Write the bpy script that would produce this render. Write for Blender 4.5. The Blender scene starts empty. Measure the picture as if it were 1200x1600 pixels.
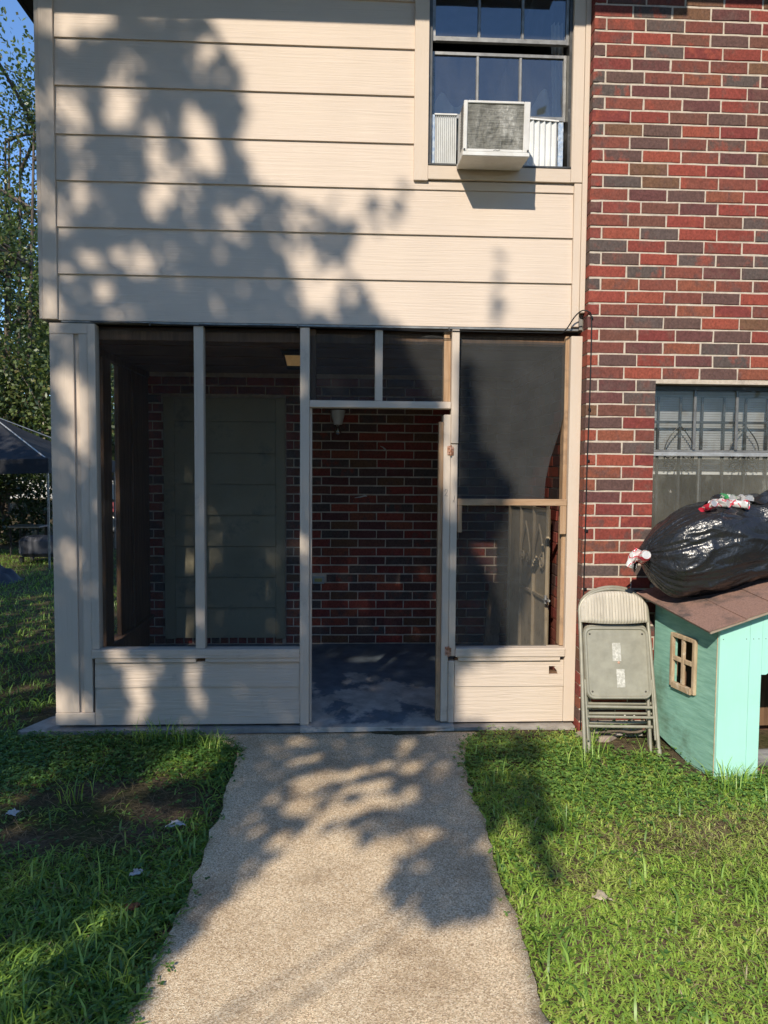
import bpy, bmesh, math, random
import numpy as np
from mathutils import Vector, Matrix, noise as mnoise
rad = math.radians
SC = bpy.context.scene
COL = SC.collection
random.seed(7)
RNG = np.random.default_rng(11)

# ------------------------------------------------------------------ camera
cam_d = bpy.data.cameras.new('camera'); cam = bpy.data.objects.new('camera', cam_d); COL.objects.link(cam)
SC.camera = cam
cam_d.sensor_fit = 'VERTICAL'; cam_d.sensor_height = 36.0; cam_d.lens = 36.0 * 1150 / 1600
cam_d.clip_start = 0.05; cam_d.clip_end = 600
_pi, _ya, _ro = rad(3.3095), rad(2.7084), rad(0.4364)
_fw = Vector((math.sin(_ya) * math.cos(_pi), math.cos(_ya) * math.cos(_pi), -math.sin(_pi)))
_rt = Vector((math.cos(_ya), -math.sin(_ya), 0)); _up = _rt.cross(_fw)
_r2 = _rt * math.cos(_ro) + _up * math.sin(_ro); _u2 = _up * math.cos(_ro) - _rt * math.sin(_ro)
cam.matrix_world = Matrix(((_r2.x, _u2.x, -_fw.x, 0.0), (_r2.y, _u2.y, -_fw.y, -4.75), (_r2.z, _u2.z, -_fw.z, 1.69), (0, 0, 0, 1)))

# ------------------------------------------------------------------ sky and sun
SUN_TRAVEL = Vector((0.393, 1.0, -0.733)).normalized()
w = bpy.data.worlds.new('World'); SC.world = w; w.use_nodes = True
wn = w.node_tree.nodes; bgn = wn['Background']
sky = wn.new('ShaderNodeTexSky'); sky.sky_type = 'NISHITA'; sky.sun_disc = False
sky.sun_elevation = math.asin(-SUN_TRAVEL.z); sky.sun_rotation = math.atan2(-SUN_TRAVEL.x, -SUN_TRAVEL.y)
sky.air_density = 1.0; sky.dust_density = 0.0; sky.ozone_density = 7.0
w.node_tree.links.new(sky.outputs[0], bgn.inputs[0]); bgn.inputs[1].default_value = 0.15
sl = bpy.data.lights.new('sun', 'SUN'); sl.energy = 3.4; sl.angle = rad(0.53); sl.color = (1.0, 0.905, 0.765)
so = bpy.data.objects.new('sun', sl); COL.objects.link(so); so.location = (-5, -12, 10)
so.rotation_euler = SUN_TRAVEL.to_track_quat('-Z', 'Y').to_euler()
vs = SC.view_settings; vs.view_transform = 'Standard'; vs.look = 'None'; vs.gamma = 1.0; vs.exposure = 0.62
SC.cycles.use_denoising = True
SC.cycles.max_bounces = 6; SC.cycles.diffuse_bounces = 3; SC.cycles.glossy_bounces = 3; SC.cycles.transparent_max_bounces = 16

# ------------------------------------------------------------------ material helpers
def ramp(nt, stops, interp='LINEAR'):
    n = nt.nodes.new('ShaderNodeValToRGB'); n.color_ramp.interpolation = interp
    e = n.color_ramp.elements
    while len(e) > 1: e.remove(e[0])
    e[0].position = stops[0][0]; e[0].color = (*stops[0][1], 1)
    for p, c in stops[1:]:
        k = e.new(p); k.color = (*c, 1)
    return n

def tex(nt, kind, scale, stretch=(1, 1, 1), detail=4, rough=.6, coord='Object', rot=(0, 0, 0), dist=0):
    tc = nt.nodes.new('ShaderNodeTexCoord'); mp = nt.nodes.new('ShaderNodeMapping')
    mp.inputs['Scale'].default_value = stretch; mp.inputs['Rotation'].default_value = rot
    nt.links.new(tc.outputs[coord], mp.inputs[0])
    if kind == 'noise':
        t = nt.nodes.new('ShaderNodeTexNoise'); t.inputs['Detail'].default_value = detail
        t.inputs['Roughness'].default_value = rough; t.inputs['Distortion'].default_value = dist
    elif kind == 'voronoi':
        t = nt.nodes.new('ShaderNodeTexVoronoi')
    else:
        t = nt.nodes.new('ShaderNodeTexWave'); t.inputs['Distortion'].default_value = dist
        t.inputs['Detail'].default_value = detail
    t.inputs['Scale'].default_value = scale
    nt.links.new(mp.outputs[0], t.inputs['Vector'])
    return t

def mix(nt, fac, a, b, kind='MIX'):
    m = nt.nodes.new('ShaderNodeMix'); m.data_type = 'RGBA'; m.blend_type = kind
    for i, v in ((0, fac), (6, a), (7, b)):
        if isinstance(v, bpy.types.NodeSocket): nt.links.new(v, m.inputs[i])
        elif i == 0: m.inputs[0].default_value = v
        else: m.inputs[i].default_value = (*v, 1)
    return m.outputs[2]

def new_mat(name):
    m = bpy.data.materials.new(name); m.use_nodes = True
    return m, m.node_tree, m.node_tree.nodes['Principled BSDF']

def bump(nt, b, src, strength, dist=.01):
    n = nt.nodes.new('ShaderNodeBump'); n.inputs['Strength'].default_value = strength; n.inputs['Distance'].default_value = dist
    nt.links.new(src, n.inputs['Height'])
    if b.inputs['Normal'].is_linked:
        nt.links.new(b.inputs['Normal'].links[0].from_socket, n.inputs['Normal'])
    nt.links.new(n.outputs[0], b.inputs['Normal'])

def M(name, col, rough=.7, spec=.3, metal=0., col2=None, scale=6, stretch=(1, 1, 1), lo=.35, hi=.65,
      bstr=0., bscale=80, bstretch=(1, 1, 1), bdist=.005, dirt=None, dscale=2.5, dlo=.55, dhi=.75, dstretch=(1, 1, 1), rot=(0, 0, 0), detail=5):
    m, nt, b = new_mat(name)
    b.inputs['Roughness'].default_value = rough; b.inputs['Specular IOR Level'].default_value = spec; b.inputs['Metallic'].default_value = metal
    c2 = col2 or tuple(v * .82 for v in col)
    t = tex(nt, 'noise', scale, stretch, detail=detail, rot=rot)
    r = ramp(nt, [(lo, c2), (hi, col)]); nt.links.new(t.outputs['Fac'], r.inputs[0])
    out = r.outputs[0]
    if dirt:
        t2 = tex(nt, 'noise', dscale, dstretch, detail=8, rough=.7)
        r2 = ramp(nt, [(dlo, (0, 0, 0)), (dhi, (1, 1, 1))]); nt.links.new(t2.outputs['Fac'], r2.inputs[0])
        out = mix(nt, r2.outputs[0], out, dirt)
    nt.links.new(out, b.inputs['Base Color'])
    if bstr:
        t3 = tex(nt, 'noise', bscale, bstretch, detail=6, rot=rot)
        bump(nt, b, t3.outputs['Fac'], bstr, bdist)
    return m

MAT = {}
PAINT = (.67, .555, .45)
def paint_mat(name, col, stretch, coarse=.35, dirtc=(.30, .27, .23), dlo=.66, dhi=.8):
    """latex paint over embossed board: long grain ridges across the board"""
    m, nt, b = new_mat(name)
    b.inputs['Roughness'].default_value = .62; b.inputs['Specular IOR Level'].default_value = .25
    t = tex(nt, 'noise', 1.3, (1, 1, 1), detail=4)
    r = ramp(nt, [(.3, tuple(v * .9 for v in col)), (.7, col)]); nt.links.new(t.outputs['Fac'], r.inputs[0])
    t2 = tex(nt, 'noise', 5, (1, 1, 1), detail=9, rough=.75)
    r2 = ramp(nt, [(dlo, (0, 0, 0)), (dhi, (.55, .55, .55))]); nt.links.new(t2.outputs['Fac'], r2.inputs[0])
    nt.links.new(mix(nt, r2.outputs[0], r.outputs[0], dirtc), b.inputs['Base Color'])
    g = tex(nt, 'noise', 1.0, stretch, detail=3, rough=.5, dist=.6)
    bump(nt, b, g.outputs['Fac'], coarse, .008)
    g2 = tex(nt, 'noise', 130, (1, 1, 1), detail=2)
    bump(nt, b, g2.outputs['Fac'], .08, .002)
    return m
MAT['siding'] = paint_mat('siding_paint', PAINT, (2.6, 30, 80), .36)
MAT['trim'] = paint_mat('trim_paint', (.65, .54, .435), (90, 60, 3.0), .22)
MAT['trim_h'] = paint_mat('trim_paint_across', (.65, .54, .435), (3.0, 60, 90), .22)
MAT['post'] = paint_mat('post_paint', (.62, .52, .42), (90, 80, 2.5), .4, (.22, .17, .13), .58, .72)
MAT['knee'] = paint_mat('knee_board_paint', (.62, .515, .415), (3.5, 40, 60), .7, (.25, .20, .16), .60, .78)
MAT['raw_wood'] = M('raw_pine', (.46, .31, .19), .75, col2=(.33, .20, .11), scale=1, stretch=(60, 60, 4), bstr=.25, bscale=1, bstretch=(120, 120, 5), dirt=(.15, .10, .07), dscale=6)
MAT['raw_wood_h'] = M('raw_pine_across', (.46, .31, .19), .75, col2=(.33, .20, .11), scale=1, stretch=(4, 60, 60), bstr=.25, bscale=1, bstretch=(5, 120, 120), dirt=(.15, .10, .07), dscale=6)
MAT['stain_wood'] = M('brown_stained_wood', (.20, .115, .065), .7, col2=(.11, .062, .035), scale=1, stretch=(50, 50, 3), bstr=.2, bscale=1, bstretch=(120, 120, 5))
MAT['ceiling'] = M('brown_painted_ceiling', (.22, .14, .10), .7, col2=(.15, .09, .065), scale=3)
MAT['panel_green'] = M('olive_panel_paint', (.33, .295, .195), .5, col2=(.26, .23, .15), scale=2, bstr=.2, bscale=1, bstretch=(4, 40, 90), dirt=(.12, .11, .09), dscale=4)
MAT['dark_room'] = M('room_plaster', (.25, .24, .22), .9)
MAT['roof_dark'] = M('dark_fascia', (.03, .028, .026), .7)
MAT['soffit'] = M('soffit_paint', (.35, .29, .23), .7)
MAT['shingle'] = M('asphalt_shingle', (.10, .085, .075), .95, col2=(.05, .045, .04), scale=40, bstr=.5, bscale=200)
MAT['alu_dark'] = M('bronze_aluminium', (.10, .098, .092), .42, .5, .65, col2=(.06, .06, .056), scale=12, dirt=(.30, .29, .27), dscale=14, dlo=.6, dhi=.75)
MAT['alu_grey'] = M('weathered_aluminium', (.30, .295, .28), .45, .5, .6, col2=(.2, .195, .185), scale=15, dirt=(.12, .11, .1), dscale=18)
MAT['alu_light'] = M('mill_aluminium', (.62, .61, .58), .4, .5, .55, col2=(.45, .44, .42), scale=18)
MAT['rust'] = M('painted_rusty_hinge', (.55, .33, .24), .8, col2=(.33, .14, .07), scale=45, lo=.45, hi=.55, bstr=.5, bscale=150)
MAT['black_rubber'] = M('black_cable', (.012, .012, .013), .45, .4)
MAT['white_plastic'] = M('white_enamel', (.74, .73, .70), .4, .4, col2=(.62, .60, .56), scale=9, dirt=(.35, .31, .25), dscale=7, dlo=.6, dhi=.78)
MAT['blue_tape'] = M('blue_tape', (.26, .36, .52), .55, col2=(.50, .56, .62), scale=40, bstr=.6, bscale=60)
MAT['concrete_edge'] = M('old_concrete', (.42, .38, .33), .9, col2=(.28, .25, .22), scale=9, bstr=.5, bscale=50, dirt=(.14, .12, .10), dscale=5)
MAT['galv'] = M('chair_grey_paint', (.37, .35, .275), .42, .45, .2, col2=(.29, .275, .215), scale=14, dirt=(.30, .22, .15), dscale=16, dlo=.68, dhi=.78)
MAT['sticker'] = M('torn_paper_sticker', (.62, .61, .56), .8, col2=(.42, .41, .36), scale=70, lo=.45, hi=.6)
MAT['mark'] = M('pencil_mark', (.08, .08, .08), .7)
MAT['screw'] = M('screw_metal', (.12, .11, .10), .4, .5, .8)
MAT['soil'] = M('bare_soil', (.115, .085, .06), .95, col2=(.065, .048, .034), scale=14, bstr=.9, bscale=40, bdist=.02)
MAT['stone'] = M('pinkish_stone', (.42, .33, .28), .9, col2=(.30, .24, .20), scale=12, bstr=.6, bscale=50)

def mesh_screen(name='insect_screen', c0=(.066, .067, .066), c1=(.095, .096, .094), f0=.13, f1=.23):
    """woven fibreglass insect screen: part holes, part dark yarn"""
    m, nt, b = new_mat(name)
    nt.nodes.remove(b); out = nt.nodes['Material Output']
    tr = nt.nodes.new('ShaderNodeBsdfTransparent'); df = nt.nodes.new('ShaderNodeBsdfDiffuse')
    t = tex(nt, 'noise', 5, (1, 1, 1), detail=6)
    r = ramp(nt, [(.35, c0), (.7, c1)]); nt.links.new(t.outputs['Fac'], r.inputs[0])
    nt.links.new(r.outputs[0], df.inputs[0])
    t2 = tex(nt, 'noise', 1.0, (260, 1, 260), detail=1)
    r2 = ramp(nt, [(.3, (f0,) * 3), (.7, (f1,) * 3)]); nt.links.new(t2.outputs['Fac'], r2.inputs[0])
    mx = nt.nodes.new('ShaderNodeMixShader'); nt.links.new(r2.outputs[0], mx.inputs[0])
    nt.links.new(tr.outputs[0], mx.inputs[1]); nt.links.new(df.outputs[0], mx.inputs[2])
    nt.links.new(mx.outputs[0], out.inputs[0])
    return m
MAT['screen'] = mesh_screen()
MAT['screen_sunlit'] = mesh_screen('sunlit_veil_screen', (.048, .049, .048), (.066, .067, .066), .64, .80)  # sunlit haze over the right screen put into a denser, more opaque copy
MAT['screen_mid'] = mesh_screen('half_veil_screen', (.052, .053, .052), (.075, .076, .075), .40, .54)  # weaker copy holding part of that sunlit haze

def glass_mat(name, dust=.10, dcol=(.35, .36, .36), tint=(.9, .93, .92), dscale=5., ior=2.2):
    """thin window pane: see-through, mirror-like at glancing angles, with dust"""
    m, nt, b = new_mat(name)
    nt.nodes.remove(b); out = nt.nodes['Material Output']
    tr = nt.nodes.new('ShaderNodeBsdfTransparent'); tr.inputs[0].default_value = (*tint, 1)
    gl = nt.nodes.new('ShaderNodeBsdfGlossy'); gl.inputs['Roughness'].default_value = .02
    fr = nt.nodes.new('ShaderNodeFresnel'); fr.inputs[0].default_value = ior
    wav = tex(nt, 'noise', 2.2, (1, 1, 1), detail=1)
    bp = nt.nodes.new('ShaderNodeBump'); bp.inputs['Strength'].default_value = .05; bp.inputs['Distance'].default_value = .02
    nt.links.new(wav.outputs['Fac'], bp.inputs['Height']); nt.links.new(bp.outputs[0], gl.inputs['Normal'])
    m1 = nt.nodes.new('ShaderNodeMixShader'); nt.links.new(fr.outputs[0], m1.inputs[0])
    nt.links.new(tr.outputs[0], m1.inputs[1]); nt.links.new(gl.outputs[0], m1.inputs[2])
    df = nt.nodes.new('ShaderNodeBsdfDiffuse'); df.inputs[0].default_value = (*dcol, 1)
    t = tex(nt, 'noise', dscale, (1, 1, .35), detail=9, rough=.75)
    r = ramp(nt, [(.35, (dust * .4,) * 3), (.62, (dust,) * 3), (.78, (min(1, dust * 3.2),) * 3)]); nt.links.new(t.outputs['Fac'], r.inputs[0])
    m2 = nt.nodes.new('ShaderNodeMixShader'); nt.links.new(r.outputs[0], m2.inputs[0])
    nt.links.new(m1.outputs[0], m2.inputs[1]); nt.links.new(df.outputs[0], m2.inputs[2])
    nt.links.new(m2.outputs[0], out.inputs[0])
    return m
MAT['glass'] = glass_mat('window_glass')
MAT['glass_low'] = glass_mat('streaked_window_glass', .04, (.45, .47, .46), (.98, .99, .99), 5., 1.45)
MAT['glass_dusty'] = glass_mat('dusty_window_glass', .24, (.46, .45, .38), (.95, .96, .95), 3., 1.5)
MAT['bulb'] = glass_mat('clear_bulb_glass', .05)

BR = [(0.270, 0.061, 0.043), (0.225, 0.052, 0.039), (0.205, 0.065, 0.046), (0.155, 0.066, 0.048), (0.118, 0.066, 0.057), (0.108, 0.078, 0.070),
      (0.235, 0.078, 0.047), (0.195, 0.045, 0.039), (0.130, 0.052, 0.048), (0.275, 0.071, 0.045), (0.160, 0.083, 0.049), (0.100, 0.076, 0.068), (0.230, 0.059, 0.045), (0.118, 0.070, 0.058),
      (0.250, 0.055, 0.042), (0.180, 0.059, 0.044)]
def brick_mat(name, attr):
    m, nt, b = new_mat(name)
    b.inputs['Roughness'].default_value = .8; b.inputs['Specular IOR Level'].default_value = .22
    if attr:
        src = nt.nodes.new('ShaderNodeAttribute'); src.attribute_name = 'rnd'; s = src.outputs['Fac']
    else:
        src = nt.nodes.new('ShaderNodeObjectInfo'); s = src.outputs['Random']
    r = ramp(nt, [(i / len(BR), c) for i, c in enumerate(BR)], 'CONSTANT'); nt.links.new(s, r.inputs[0])
    # a second colour for the kiln flashing on the face
    ad = nt.nodes.new('ShaderNodeMath'); ad.operation = 'MULTIPLY_ADD'; ad.inputs[1].default_value = 7.31; ad.inputs[2].default_value = .17
    fr = nt.nodes.new('ShaderNodeMath'); fr.operation = 'FRACT'
    nt.links.new(s, ad.inputs[0]); nt.links.new(ad.outputs[0], fr.inputs[0])
    rb = ramp(nt, [(0, (.115, .065, .058)), (.35, (.30, .07, .045)), (.6, (.17, .07, .055)), (.8, (.15, .078, .062))], 'CONSTANT'); nt.links.new(fr.outputs[0], rb.inputs[0])
    g = nt.nodes.new('ShaderNodeNewGeometry'); mp = nt.nodes.new('ShaderNodeMapping'); mp.inputs['Scale'].default_value = (1, 1, .8)
    nt.links.new(g.outputs['Position'], mp.inputs[0])
    def nz(sc, det, ro=.6):
        t = nt.nodes.new('ShaderNodeTexNoise'); t.inputs['Scale'].default_value = sc; t.inputs['Detail'].default_value = det
        t.inputs['Roughness'].default_value = ro
        nt.links.new(mp.outputs[0], t.inputs['Vector']); return t.outputs['Fac']
    k = ramp(nt, [(.52, (0, 0, 0)), (.66, (.75, .75, .75))]); nt.links.new(nz(13, 5), k.inputs[0])
    c = mix(nt, k.outputs[0], r.outputs[0], rb.outputs[0])
    sp = ramp(nt, [(.3, (.62, .62, .62)), (.6, (1.1, 1.1, 1.1)), (.75, (1.35, 1.3, 1.25))]); nt.links.new(nz(85, 4, .7), sp.inputs[0])
    c = mix(nt, 1.0, c, sp.outputs[0], 'MULTIPLY')
    nt.links.new(c, b.inputs['Base Color'])
    bump(nt, b, nz(30, 6), .5, .008); bump(nt, b, nz(160, 3), .35, .003)
    return m
MAT['brick'] = brick_mat('fired_clay_brick', False)
MAT['brick_attr'] = brick_mat('fired_clay_brickwork', True)
MAT['mortar'] = M('cream_mortar', (.58, .50, .405), .95, col2=(.46, .39, .315), scale=30, bstr=.7, bscale=120, bdist=.004, dirt=(.30, .26, .22), dscale=6)

# ------------------------------------------------------------------ mesh helpers
class MB:
    def __init__(s): s.v = []; s.f = []; s.sm = []
    def add(s, vs, fs, smooth=False):
        o = len(s.v); s.v += [tuple(p) for p in vs]; s.f += [tuple(i + o for i in f) for f in fs]; s.sm += [smooth] * len(fs)
        return s
    def box(s, x0, x1, y0, y1, z0, z1, ch=0.0, mat=None):
        if ch <= 0:
            vs = [(x, y, z) for z in (z0, z1) for y in (y0, y1) for x in (x0, x1)]
            fs = [(0, 2, 3, 1), (4, 5, 7, 6), (0, 1, 5, 4), (2, 6, 7, 3), (0, 4, 6, 2), (1, 3, 7, 5)]
        else:
            bm = bmesh.new(); bmesh.ops.create_cube(bm, size=1)
            for v in bm.verts:
                v.co = Vector(((x0 + x1) / 2 + v.co.x * (x1 - x0), (y0 + y1) / 2 + v.co.y * (y1 - y0), (z0 + z1) / 2 + v.co.z * (z1 - z0)))
            bmesh.ops.bevel(bm, geom=bm.edges[:], offset=ch, segments=1, affect='EDGES')
            bm.verts.index_update(); vs = [v.co.copy() for v in bm.verts]; fs = [[v.index for v in f.verts] for f in bm.faces]; bm.free()
        if mat is not None: vs = [mat @ Vector(v) for v in vs]
        return s.add(vs, fs)
    def prism(s, prof, a0, a1, axis='x'):
        """closed profile (list of 2d points) swept along an axis; x: profile is (y,z), y: (x,z), z: (x,y)"""
        n = len(prof)
        def P(p, a): return {'x': (a, p[0], p[1]), 'y': (p[0], a, p[1]), 'z': (p[0], p[1], a)}[axis]
        vs = [P(p, a0) for p in prof] + [P(p, a1) for p in prof]
        fs = [tuple(range(n - 1, -1, -1)), tuple(range(n, 2 * n))] + [(i, (i + 1) % n, n + (i + 1) % n, n + i) for i in range(n)]
        return s.add(vs, fs)
    def tube(s, pts, rads, n=8, cap=True):
        pts = [Vector(p) for p in pts]
        if not hasattr(rads, '__len__'): rads = [rads] * len(pts)
        t0 = (pts[1] - pts[0]).normalized(); a = Vector((0, 0, 1)) if abs(t0.z) < .9 else Vector((1, 0, 0))
        nrm = t0.cross(a).normalized(); vs = []; fs = []
        for i, p in enumerate(pts):
            t = (pts[min(i + 1, len(pts) - 1)] - pts[max(i - 1, 0)]).normalized()
            nrm = (nrm - t * nrm.dot(t)).normalized(); bn = t.cross(nrm)
            for k in range(n):
                an = 2 * math.pi * k / n; vs.append(p + (nrm * math.cos(an) + bn * math.sin(an)) * rads[i])
        for i in range(len(pts) - 1):
            for k in range(n):
                fs.append((i * n + k, i * n + (k + 1) % n, (i + 1) * n + (k + 1) % n, (i + 1) * n + k))
        s.add(vs, fs, True)
        if cap:
            m = (len(pts) - 1) * n
            s.add(vs[:n], [tuple(range(n - 1, -1, -1))]); s.add(vs[m:], [tuple(range(n))])
        return s
    def lathe(s, prof, c=(0, 0, 0), n=16, mat=None):
        """profile of (radius, height) turned about z"""
        vs = []; fs = []
        for r, z in prof:
            for k in range(n):
                a = 2 * math.pi * k / n; vs.append(Vector((c[0] + r * math.cos(a), c[1] + r * math.sin(a), c[2] + z)))
        for i in range(len(prof) - 1):
            for k in range(n): fs.append((i * n + k, i * n + (k + 1) % n, (i + 1) * n + (k + 1) % n, (i + 1) * n + k))
        if mat is not None: vs = [mat @ v for v in vs]
        return s.add(vs, fs, True)
    def grid(s, fn, nu, nv, smooth=True):
        vs = [fn(i / nu, j / nv) for j in range(nv + 1) for i in range(nu + 1)]
        fs = [(j * (nu + 1) + i, j * (nu + 1) + i + 1, (j + 1) * (nu + 1) + i + 1, (j + 1) * (nu + 1) + i) for j in range(nv) for i in range(nu)]
        return s.add(vs, fs, smooth)
    def mesh(s, name):
        me = bpy.data.meshes.new(name); me.from_pydata(s.v, [], s.f)
        me.polygons.foreach_set('use_smooth', s.sm); me.update(); return me
    def build(s, name, mat, parent=None, label=None, kind=None):
        return obj(name, s.mesh(name), mat, parent, label, kind)

def obj(name, me, mat=None, parent=None, label=None, kind=None, loc=None, rot=None, scale=None):
    o = bpy.data.objects.new(name, me); COL.objects.link(o)
    if mat is not None and not me.materials: me.materials.append(MAT[mat] if isinstance(mat, str) else mat)
    if parent is not None: o.parent = parent
    if loc is not None: o.location = loc
    if rot is not None: o.rotation_euler = rot
    if scale is not None: o.scale = scale
    if label: o['label'] = label
    if kind: o['kind'] = kind
    return o
def box(name, mat, parent, x0, x1, y0, y1, z0, z1, ch=.002, label=None):
    return MB().box(x0, x1, y0, y1, z0, z1, ch).build(name, mat, parent, label)
def thing(name, label, cat, loc=(0, 0, 0), rot=(0, 0, 0), group=None):
    o = bpy.data.objects.new(name, None); COL.objects.link(o); o.empty_display_size = .1
    o.location = loc; o.rotation_euler = rot
    return tag(o, label, cat, group)
def tag(o, label, cat, group=None):
    o['label'] = label; o['category'] = cat
    if group: o['group'] = group
    return o
def struct(o, kind='structure', label=None, cat=None):
    o['kind'] = kind
    if label: o['label'] = label
    if cat: o['category'] = cat
    return o
def nmesh(name, V, F, mat, attr=None, smooth=False):
    """fast mesh from numpy arrays of vertices and equally sized faces; attr = per-face-corner-free point float attribute"""
    me = bpy.data.meshes.new(name); k = F.shape[1]
    me.vertices.add(len(V)); me.vertices.foreach_set('co', V.astype(np.float32).ravel())
    me.loops.add(F.size); me.loops.foreach_set('vertex_index', F.astype(np.int32).ravel())
    me.polygons.add(len(F)); me.polygons.foreach_set('loop_start', np.arange(0, F.size, k, dtype=np.int32))
    me.polygons.foreach_set('loop_total', np.full(len(F), k, dtype=np.int32))
    if smooth: me.polygons.foreach_set('use_smooth', np.ones(len(F), dtype=bool))
    me.update(calc_edges=True)
    if attr is not None:
        a = me.attributes.new('rnd', 'FLOAT', 'POINT'); a.data.foreach_set('value', attr.astype(np.float32))
    return obj(name, me, mat)

# ================================================================== setting: ground, walk, slab
def fbm(x, y, s, seed=0.): return mnoise.fractal(Vector((x * s + seed, y * s - seed, seed)), 1.0, 2.0, 4)
def gz(x, y):
    d = math.hypot(x, y + 1.5)
    z = -.040 + .010 * fbm(x, y, 1.3, 3.) + .02 * fbm(x, y, .35, 9.)
    if y > -.55 and -2.6 < x < 5 and y < .6: z += .032 * min(1, (y + .55) / .42)
    if y < -.4: z -= .020 * min(1, (-.4 - y) / 2)
    if d > 7: z += .01 * min(d - 7, 6) * fbm(x, y, .12, 5.)
    return z
def ground_mat():
    m, nt, b = new_mat('lawn_soil'); b.inputs['Roughness'].default_value = .95; b.inputs['Specular IOR Level'].default_value = .1
    t = tex(nt, 'noise', 2.2, detail=7); r = ramp(nt, [(.38, (.15, .11, .075)), (.52, (.11, .09, .052)), (.68, (.07, .085, .028))])
    nt.links.new(t.outputs['Fac'], r.inputs[0])
    t2 = tex(nt, 'noise', 45, detail=6); r2 = ramp(nt, [(.3, (.5, .5, .5)), (.7, (1.3, 1.25, 1.2))]); nt.links.new(t2.outputs['Fac'], r2.inputs[0])
    nt.links.new(mix(nt, 1., r.outputs[0], r2.outputs[0], 'MULTIPLY'), b.inputs['Base Color'])
    bump(nt, b, t2.outputs['Fac'], .9, .03); return m
def axis(fine0, fine1, step, lo, hi):
    a = [fine0 + step * i for i in range(int(round((fine1 - fine0) / step)) + 1)]
    s = step; x = fine1
    while x < hi: s *= 1.35; x += s; a.append(x)
    s = step; x = fine0
    while x > lo: s *= 1.35; x -= s; a.insert(0, x)
    return a
gx = axis(-3.2, 3.4, .1, -160, 160); gy = axis(-5.2, .6, .1, -120, 260)
gb = MB(); nx = len(gx)
gb.add([(x, y, gz(x, y) if not (-1.9 < x < 5 and y > .02) else -.12) for y in gy for x in gx],
       [(j * nx + i, j * nx + i + 1, (j + 1) * nx + i + 1, (j + 1) * nx + i) for j in range(len(gy) - 1) for i in range(nx - 1)], True)
struct(gb.build('ground', ground_mat()))

def walk_mat():
    m, nt, b = new_mat('exposed_aggregate_concrete'); b.inputs['Roughness'].default_value = .88; b.inputs['Specular IOR Level'].default_value = .2
    v = tex(nt, 'voronoi', 230); v2 = tex(nt, 'noise', 260, detail=2)
    r = ramp(nt, [(.0, (.40, .275, .165)), (.35, (.66, .495, .31)), (.7, (.82, .64, .42)), (1., (.97, .84, .62))])
    sp = nt.nodes.new('ShaderNodeSeparateColor'); nt.links.new(v.outputs['Color'], sp.inputs[0]); nt.links.new(sp.outputs[0], r.inputs[0])
    big = tex(nt, 'noise', 2.2, detail=7, rough=.65); rb = ramp(nt, [(.30, (.62, .58, .55)), (.45, (.90, .88, .86)), (.56, (1.0, 1.0, 1.0)), (.7, (1.14, 1.10, 1.04))]); nt.links.new(big.outputs['Fac'], rb.inputs[0])
    c = mix(nt, 1., r.outputs[0], rb.outputs[0], 'MULTIPLY')
    ds = tex(nt, 'noise', 3.4, (1, 1, 1), detail=9, rough=.7); dr_ = ramp(nt, [(.57, (0, 0, 0)), (.74, (.55, .55, .55))]); nt.links.new(ds.outputs['Fac'], dr_.inputs[0]); c = mix(nt, dr_.outputs[0], c, (.26, .19, .125))
    rn = ramp(nt, [(.3, (.7, .7, .7)), (.7, (1.2, 1.2, 1.2))]); nt.links.new(v2.outputs['Fac'], rn.inputs[0])
    nt.links.new(mix(nt, .8, c, rn.outputs[0], 'MULTIPLY'), b.inputs['Base Color'])
    bump(nt, b, v.outputs['Distance'], .55, .004); bump(nt, b, v2.outputs['Fac'], .3, .002); return m
WL = [(-.085, -.96), (-.13, -.87), (-.20, -.76), (-.30, -.685), (-.6, -.65), (-1.14, -.63), (-1.92, -.655), (-2.46, -.685), (-4, -.69), (-9, -.69)]
WR = [(-.085, .985), (-.13, .90), (-.20, .79), (-.30, .715), (-.6, .68), (-.97, .666), (-1.79, .649), (-2.5, .635), (-4, .63), (-9, .63)]
def interp(tab, y):
    for (a, p), (b_, q) in zip(tab, tab[1:]):
        if y <= a and y >= b_: return p + (q - p) * (y - a) / (b_ - a)
    return tab[-1][1] if y < tab[-1][0] else tab[0][1]
def walk_edge(y, side):
    return interp(WL if side < 0 else WR, y) + .028 * fbm(y * 2.2, side * 3, 1.6, 2.) + .015 * fbm(y * 9, side * 7, 1.5, 4.)
def walk_z(x, y): return -.008 - .030 * min(1, max(0, (-y - .4) / 2)) + .004 * fbm(x, y, 1.1, 8.)
wb = MB(); rows = []
y = -.085
while y > -9: rows.append(y); y -= .03 if y > -3.2 else .2
NC = 18
for y in rows:
    a, b_ = walk_edge(y, -1), walk_edge(y, 1)
    wb.v.append((a - .01, y, -.2))
    for i in range(NC + 1):
        x = a + (b_ - a) * i / NC; e = -.006 if i in (0, NC) else 0
        wb.v.append((x, y, walk_z(x, y) + e))
    wb.v.append((b_ + .01, y, -.2))
k = NC + 3
wb.f = [(j * k + i, j * k + i + 1, (j + 1) * k + i + 1, (j + 1) * k + i)[::-1] for j in range(len(rows) - 1) for i in range(k - 1)]
wb.f.append(tuple(range(k))); wb.sm = [True] * (len(wb.f) - 1) + [False]
struct(wb.build('path', walk_mat()))

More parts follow.
